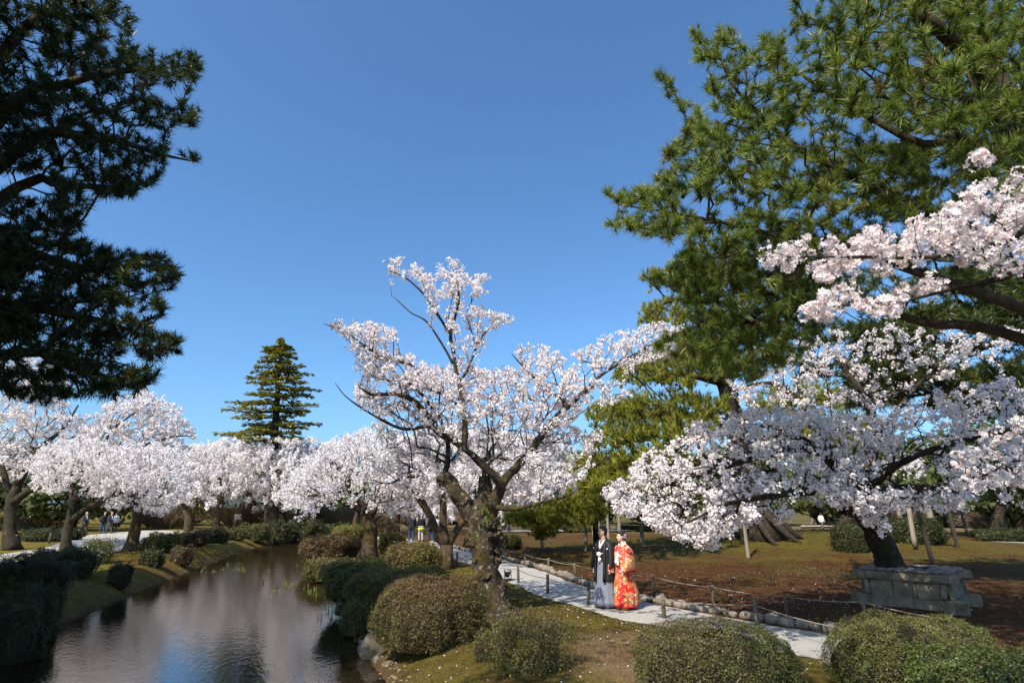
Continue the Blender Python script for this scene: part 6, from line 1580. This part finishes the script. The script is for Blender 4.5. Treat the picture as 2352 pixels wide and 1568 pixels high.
# jacket: open at the front
def jring(z, cx, rx, ry, gap):
    return ring(z, cx, 0, rx * .95, ry * (.88 if z < 1.4 else .94), 44, 2.3, gap, 2 * math.pi - gap, wav=lambda a: .018 * math.sin(a * 9) * min(1, (1.45 - z) * 1.5))
cloth('jacket', [jring(*q) for q in [(1.488, -.03, .066, .062, 1.0), (1.46, -.03, .082, .10, .9), (1.425, -.025, .105, .165, .75), (1.36, -.015, .135, .215, .62), (1.24, -.01, .155, .225, .50), (1.08, -.01, .172, .225, .46), (.9, -.01, .19, .24, .44), (.72, -.008, .208, .258, .42), (.57, -.005, .222, .272, .42)]], M['haori'], gr, False, .012, 1)
for k in (-1, 1):
    strip('jacket_lapel', [(-.095, k * .01, 1.485), (-.07, k * .065, 1.49), (-.01, k * .092, 1.475), (.06, k * .10, 1.42), (.115, k * .115, 1.34), (.15, k * .115, 1.24), (.172, k * .118, 1.08), (.19, k * .122, .9), (.21, k * .122, .72), (.222, k * .122, .56)], .062, [(-1, 0, .3), (-.6, k, .4), (.1, k, .5), (.7, k * .5, .5), (1, k * .4, .3), (1, k * .4, .1), (1, k * .4, 0), (1, k * .4, 0), (1, k * .4, 0), (1, k * .4, 0)], M['haori'], gr, .014)
    rr = []
    for (x, y, z, a_, b_, tl) in [(-.02, .12, 1.385, .085, .065, .3), (-.02, .19, 1.345, .105, .075, .7), (-.02, .235, 1.22, .125, .07, 1.0), (-.02, .262, 1.08, .155, .062, 1.15), (-.01, .278, .95, .18, .052, 1.25), (.0, .288, .86, .19, .046, 1.25)]:
        out = []
        for i in range(28):
            a = 2 * math.pi * i / 28
            out.append((x + a_ * .92 * math.cos(a), k * (y * .89 + b_ * math.sin(a) * math.sin(tl)), z + b_ * math.sin(a) * math.cos(tl) - .02 * math.cos(a) ** 2))
        rr.append(out if k > 0 else out[::-1])
    cloth('sleeve', rr, M['haori'], gr, True, .01, 1)
    for (cx, cy, cz) in ((.128, k * .178, 1.27),):  # the round white crest on the chest
        bm = bmesh.new(); nv = Vector((.78, k * .62, .05)).normalized()
        m4 = Matrix.Translation(Vector((cx, cy, cz)) + nv * .012) @ Vector((0, 0, 1)).rotation_difference(nv).to_matrix().to_4x4()
        bmesh.ops.create_cone(bm, cap_ends=True, segments=20, radius1=.019, radius2=.019, depth=.004, matrix=m4)
        cr_ = bmobj('crest', bm, M['whitecloth'], gr, False)
        bm = bmesh.new()
        for q in range(5):
            a = q * 2 * math.pi / 5
            bmesh.ops.create_cone(bm, cap_ends=True, segments=8, radius1=.004, radius2=.004, depth=.002, matrix=m4 @ Matrix.Translation((.009 * math.cos(a), .009 * math.sin(a), .0028)))
        bmobj('crest_mark', bm, M['haori'], gr, False)
M['sandal'] = mat_plain('sandal straw', (.40, .30, .17), .7); M['tabi'] = mat_plain('white sock', (.74, .73, .72), .7, .2, 0, .04)
def feet(root, ys, x0=.05, h=.03, sole='sandal', z=0.0, L=.25):
    for y in ys:
        bm = bmesh.new(); ellip(bm, (x0, y, z + h * .5), (L / 2, .048, h * .5), 20)
        for v in bm.verts: v.co.z = max(z, min(z + h, v.co.z * 1.6 - z * .6))
        bmobj('sandal', bm, M[sole], root, False)
        bm = bmesh.new(); capsule(bm, (x0 - .07, y, z + h + .035), .04, (x0 + .08, y, z + h + .022), .032, 14); bmobj('sock', bm, M['tabi'], root, True)
feet(gr, (-.115, .125), .075, .03)

# ---- the bride
bp_ = grounded(1436, 1400, 0); bp_[2] = tz(bp_[0], bp_[1]) + .012
br = empty('person', tuple(bp_), R(180 + 40), label='woman in a red and gold patterned wedding kimono with flowers in her hair', cat='person', group='bridal couple on the path')
bm = bmesh.new()
capsule(bm, (0, 0, .95), .13, (0, 0, 1.25), .12); capsule(bm, (-.01, -.11, 1.28), .06, (-.01, .11, 1.28), .06); capsule(bm, (-.02, 0, 1.3), .05, (.0, 0, 1.46), .044)
for k in (-1, 1):
    capsule(bm, (0, k * .08, .9), .09, (0, k * .07, .1), .045); capsule(bm, (-.02, k * .06, .1), .04, (.12, k * .06, .08), .034)
    el = (.0, k * .19, 1.03); wr = (.17, k * .16, .86)
    capsule(bm, (-.01, k * .15, 1.29), .05, el, .04); capsule(bm, el, .038, wr, .026)
    hand(bm, wr, (.16, -k * .05, -.2), k, .92, .6, (0, -k, -.1))
P, Rm = head(bm, (.02, 0, 1.535), .95, R(-30), R(2))
body = fuse(bm, .0062, .28, 3)
M['fairskin'] = mat_plain('powdered skin', (.70, .49, .40), .5, .3, 0, .04, 20)
link('body', body, M['fairskin'], br, False)
face_bits(P, Rm, br, .95)
bm = bmesh.new()
ellip(bm, P(-.028, 0, .048), (.092, .086, .088), 28, Rm); ellip(bm, P(.022, 0, .09), (.066, .072, .04), 24, Rm); ellip(bm, P(-.095, 0, -.012), (.056, .068, .058), 24, Rm); ellip(bm, P(-.05, 0, -.01), (.06, .083, .06), 20, Rm)
for v in bm.verts: v.co += Vector(mnoise.noise_vector(v.co * 22)) * .005
bmobj('hair', bm, M['hair'], br, True)
rg = np.random.default_rng(5)
cen = np.array([P(-.06, .085, .035), P(-.08, .085, -.005), P(-.095, .07, .05), P(-.05, .092, .0), P(-.1, .075, -.03), P(-.06, -.085, .03), P(-.08, -.08, -.01)])
V, F, C = blossoms(cen, rg, 'near', 9, .022, .02, 1.0, 0.0)
C[:, 1] *= np.repeat(rg.uniform(.62, 1.0, len(C) // 20), 20); 
link('hair_flowers', mesh_np('hair_flowers', V, F, np.minimum(C, .9)), M['petal'], br, False)
# brocade: red ground, gold and orange clouds, white and teal blossoms
m, nt, b = nodes('red and gold brocade')
co = N(nt, 'ShaderNodeTexCoord').outputs['Object']
n1_ = noise_tex(nt, 5.2, 3, .55, co, .9)
base = ramp(nt, [(0.40, (.55, .008, .008)), (0.50, (.56, .012, .010)), (0.53, (.55, .11, .015)), (0.57, (.46, .19, .03)), (0.61, (.55, .33, .09)), (0.66, (.48, .010, .010))], n1_)
nn = N(nt, 'ShaderNodeTexNoise'); nn.inputs['Scale'].default_value = 30; nt.links.new(co, nn.inputs['Vector'])
vm = N(nt, 'ShaderNodeVectorMath', operation='MULTIPLY_ADD'); vm.inputs[1].default_value = (.06, .06, .06); nt.links.new(nn.outputs['Color'], vm.inputs[0]); nt.links.new(co, vm.inputs[2]); cd_ = vm.outputs[0]
vo = N(nt, 'ShaderNodeTexVoronoi'); vo.inputs['Scale'].default_value = 13; nt.links.new(cd_, vo.inputs['Vector'])
fm = ramp(nt, [(0.34, (1, 1, 1)), (0.40, (0, 0, 0))], vo.outputs['Distance'])
fc = ramp(nt, [(0.15, (.60, .36, .10)), (0.32, (.76, .66, .50)), (0.5, (.50, .26, .05)), (0.68, (.58, .025, .018)), (0.82, (.62, .20, .03)), (0.95, (.30, .36, .28))], N(nt, 'ShaderNodeSeparateColor').outputs[0])
sc_ = nt.nodes[-2] if False else [q for q in nt.nodes if q.bl_idname == 'ShaderNodeSeparateColor'][0]; nt.links.new(vo.outputs['Color'], sc_.inputs[0])
mx = N(nt, 'ShaderNodeMix', data_type='RGBA'); nt.links.new(fm, mx.inputs[0]); nt.links.new(base, mx.inputs[6]); nt.links.new(fc, mx.inputs[7])
v2 = N(nt, 'ShaderNodeTexVoronoi'); v2.inputs['Scale'].default_value = 42; nt.links.new(cd_, v2.inputs['Vector'])
g2 = ramp(nt, [(0.26, (1, 1, 1)), (0.36, (0, 0, 0))], v2.outputs['Distance'])
zone = ramp(nt, [(0.47, (0, 0, 0)), (0.53, (.8, .8, .8))], noise_tex(nt, 3.1, 2, .5, co, .5))
mk = mul(nt, g2, zone)
m3 = N(nt, 'ShaderNodeMix', data_type='RGBA'); nt.links.new(mk, m3.inputs[0]); nt.links.new(mx.outputs[2], m3.inputs[6]); m3.inputs[7].default_value = (.80, .70, .50, 1)
nt.links.new(m3.outputs[2], b.inputs['Base Color']); b.inputs['Roughness'].default_value = .5; b.inputs['Specular IOR Level'].default_value = .4; b.inputs['Sheen Weight'].default_value = .15
M['brocade'] = m
M['redsilk'] = mat_plain('red silk', (.60, .012, .014), .5, .4, 0, .1)
def fold(amp, n=11, ph=0.0): return lambda a: amp * (math.sin(a * n + ph) + .5 * math.sin(a * (n * 2 - 3) + 1.3 * ph))
cloth('robe', [ring(z, cx, 0, rx * .92, ry * (.84 if z < 1.3 else .92), 72, 2.2, wav=fold(am)) for z, cx, rx, ry, am in [(1.365, -.045, .075, .085, 0), (1.335, -.03, .105, .15, 0), (1.27, -.01, .15, .20, .008), (1.15, 0, .18, .215, .015), (1.0, 0, .18, .20, .02), (.86, -.005, .165, .185, .03), (.68, -.02, .19, .205, .045), (.48, -.045, .26, .265, .045), (.30, -.075, .31, .29, .05), (.16, -.06, .30, .285, .045), (.09, -.04, .275, .27, .04)]], M['brocade'], br, True, .014, 1)
V, F = tube(np.array([(-.04 + .253 * math.cos(a) * (1 + fold(.04)(a)), .227 * math.sin(a) * (1 + fold(.04)(a)), .085) for a in np.linspace(0, 2 * math.pi, 48)]), np.full(48, .027), 8, None, 0, 1, 0, False)
link('padded_hem', mesh_np('padded_hem', V, F, None, True), M['redsilk'], br, False)
for k in (-1, 1):                                   # white collar and front edges
    strip('collar', [(-.10, k * .01, 1.40), (-.075, k * .06, 1.405), (-.02, k * .082, 1.385), (.05, k * .07, 1.335), (.115, k * .045, 1.26), (.165, k * .02, 1.17), (.185, k * .0, 1.09)], .085, [(-1, 0, .3), (-.6, k, .4), (.1, k, .6), (.7, k * .5, .6), (1, k * .4, .4), (1, k * .2, .2), (1, 0, .1)], M['whitecloth'], br, .012)
    rr = []
    for (x, y, z, a_, b_, tl) in [(-.03, .10, 1.285, .09, .065, .3), (-.03, .175, 1.25, .115, .08, .8), (-.01, .225, 1.13, .16, .08, 1.1), (.03, .252, 1.02, .19, .08, 1.2), (.05, .262, .92, .21, .07, 1.3), (.06, .265, .82, .215, .055, 1.35)]:
        out = []
        for i in range(32):
            a = 2 * math.pi * i / 32
            w_ = 1 + .05 * math.sin(a * 5 + z * 9)
            out.append((x + a_ * .9 * math.cos(a) * w_, k * (y * .86 + b_ * math.sin(a) * w_ * math.sin(tl)), z + b_ * math.sin(a) * math.cos(tl) - .03 * math.cos(a) ** 2))
        rr.append(out if k > 0 else out[::-1])
    cloth('sleeve', rr, M['brocade'], br, True, .012, 1)
    V, F = tube([(-.14 + .4 * i / 9, k * .23, .812 - .02 * math.sin(i)) for i in range(10)], np.full(10, .02), 6); link('sleeve_hem', mesh_np('sleeve_hem', V, F, None, True), M['redsilk'], br, False)
bm = bmesh.new(); capsule(bm, (.205, .0, 1.10), .03, (.215, -.01, 1.0), .04, 12); capsule(bm, (.21, .03, 1.08), .02, (.22, .04, .95), .026, 12)
bmobj('white_pouch', bm, M['whitecloth'], br, True)
M['goldsole'] = mat_plain('gold sandal sole', (.60, .36, .07), .4)
feet(br, (-.06, .07), .07, .055, 'goldsole', 0, .24)

# ---- walkers farther off
def walker(label, px, py, yaw, coat, trousers, hairc='hair', stride=.0, coat_len=.78, height=1.7, extra=None, group='visitors farther off', armf=.0, shirt=None):
    g = grounded(px, py, 0); g[2] += .02
    root = empty('person', tuple(g), yaw, label=label, cat='person', group=group)
    k_ = height / 1.72
    mats = {}
    def mt(c, nm):
        key = ('cloth', tuple(c))
        if key not in M: M[key] = mat_plain('cloth ' + nm, c, .85, .15, 0, .15)
        return M[key]
    Z = lambda p: tuple(q * k_ for q in p)
    leg = [(Z((0, s * .09, .93)), Z((stride * s * .35 + .03, s * .1, .5)), Z((stride * s * .85 - .02, s * .1, .08))) for s in (-1, 1)]
    arm = [(Z((-.01, s * .19, 1.38)), Z((-stride * s * .3 - .03, s * .25, 1.10)), Z((-stride * s * .4 + .08 + armf, s * .24, .88 + armf * .6))) for s in (-1, 1)]
    bm = bmesh.new()
    capsule(bm, Z((0, 0, .97)), .13, Z((0, 0, 1.3)), .13, 12); capsule(bm, Z((-.01, -.12, 1.38)), .06, Z((-.01, .12, 1.38)), .06, 12); capsule(bm, Z((-.01, 0, 1.4)), .055, Z((.01, 0, 1.54)), .05, 12)
    for l in leg: capsule(bm, l[0], .09, l[1], .06, 12); capsule(bm, l[1], .06, l[2], .042, 12); capsule(bm, l[2], .042, (l[2][0] + .13, l[2][1], .04), .034, 10)
    for a in arm:
        capsule(bm, a[0], .055, a[1], .043, 12); capsule(bm, a[1], .043, a[2], .028, 12)
        hand(bm, a[2], (.1, 0, -.3), 1 if a[0][1] > 0 else -1, 1.0, .6)
    P, Rm = head(bm, Z((.02, 0, 1.62)), 1.0)
    link('body', fuse(bm, .016, .22, 2), M['skin'], root, False)
    bm = bmesh.new(); ellip(bm, P(-.03, 0, .045), (.096, .088, .09), 18); ellip(bm, P(-.05, 0, -.01), (.07, .08, .08), 14); bmobj('hair', bm, M[hairc], root, True)
    bm = bmesh.new()
    for a in arm: capsule(bm, a[0], .075, a[1], .062, 12); capsule(bm, a[1], .062, a[2], .048, 12)
    capsule(bm, Z((-.01, -.13, 1.37)), .085, Z((-.01, .13, 1.37)), .085, 12)
    for s in (-1, 1): capsule(bm, Z((0, s * .055, 1.3)), .145, Z((0, s * .075, coat_len + .1)), .15, 14)
    link('coat', fuse(bm, .024, .35, 2), mt(coat, 'coat'), root, False)
    bm = bmesh.new()
    for l in leg: capsule(bm, l[0], .105, l[1], .08, 12); capsule(bm, l[1], .08, (l[2][0], l[2][1], .07), .062, 12)
    link('trousers', fuse(bm, .024, .35, 1), mt(trousers, 'trousers'), root, False)
    for l in leg:
        bm = bmesh.new(); capsule(bm, (l[2][0] - .03, l[2][1], .055), .052, (l[2][0] + .14, l[2][1], .04), .042, 10); bmobj('shoe', bm, M['lamp'], root, True)
    if shirt is not None:
        bm = bmesh.new(); ellip(bm, Z((.135, 0, 1.28)), (.03, .05, .16), 12); bmobj('shirt_front', bm, mt(shirt, 'shirt'), root, True)
    if extra == 'vest':
        bm = bmesh.new(); ellip(bm, Z((-.01, 0, .80)), (.185, .235, .12), 16); bmobj('waist_bag', bm, mt((.72, .74, .02), 'yellow'), root, True)
        bm = bmesh.new(); ellip(bm, Z((-.01, 0, .93)), (.18, .23, .06), 16); bmobj('waist_band', bm, mt((.45, .5, .5), 'grey band'), root, True)
    if extra == 'bag':
        bm = box(-.05, -.3, .62, .32, .14, .36, .03); bmobj('bag', bm, M['lamp'], root)
    if extra == 'hat':
        bm = bmesh.new(); ellip(bm, P(-.01, 0, .09), (.11, .1, .06), 14); bmobj('hat', bm, mt((.72, .70, .66), 'white'), root, True)
    return root
BK = R(115)                                         # walking away
walker('grey-haired walker in a dark jacket and jeans, seen from behind, left of three', 944, 1243, BK, (.028, .031, .036), (.03, .055, .10), 'greyhair', .1, .72, 1.78)
walker('walker in black with a bright yellow bag round the waist, middle of three', 966, 1243, BK, (.018, .018, .02), (.36, .36, .34), 'greyhair', .05, .82, 1.68, 'vest')
walker('walker in a long black jacket and jeans, right of three', 990, 1244, BK, (.014, .014, .017), (.022, .045, .085), 'hair', .15, .66, 1.74, 'hat')
walker('walker in a pale blue shirt partly hidden by the second cherry trunk', 1001, 1247, BK, (.42, .44, .52), (.02, .03, .06), 'hair', .1, .7, 1.62)
walker('woman in a white coat beyond the lawn, left of the low pine bough', 1157, 1222, R(250), (.70, .67, .60), (.02, .02, .022), 'hair', .0, .62, 1.62, 'hat')
walker('visitor in dark blue beside the woman in white', 1168, 1222, R(250), (.028, .04, .085), (.03, .045, .09), 'hair', .1, .6, 1.5)
walker('visitor in a pale pink top far behind the second cherry', 1010, 1214, BK, (.62, .42, .48), (.1, .1, .12), 'hair', .1, .75, 1.6)
walker('left walker in a grey suit and white shirt leaning forward', 190, 1228, R(-20), (.045, .047, .05), (.05, .05, .052), 'greyhair', .28, .8, 1.74, None, armf=.08, shirt=(.75, .75, .75))
walker('walker in a dark open jacket and blue jeans on the far bank path', 233, 1224, R(-35), (.022, .024, .028), (.045, .085, .17), 'hair', .12, .8, 1.72)
walker('walker in a grey suit with a white shirt, right of the jeans walker', 248, 1227, R(-15), (.055, .057, .062), (.075, .077, .08), 'hair', .22, .8, 1.74, shirt=(.72, .74, .75))
walker('walker in a pale shirt carrying a dark bag, rightmost on the far bank path', 261, 1223, R(160), (.50, .48, .58), (.015, .015, .018), 'hair', .12, .85, 1.66, 'bag')
walker('visitor in white on the sandy court far behind the planter', 1890, 1219, R(20), (.72, .70, .70), (.10, .11, .14), 'hair', .2, .8, 1.6, None)
walker('visitor in dark blue just right of the planter cherry trunk', 2040, 1212, R(200), (.03, .045, .10), (.02, .022, .03), 'hair', .1, .8, 1.7)
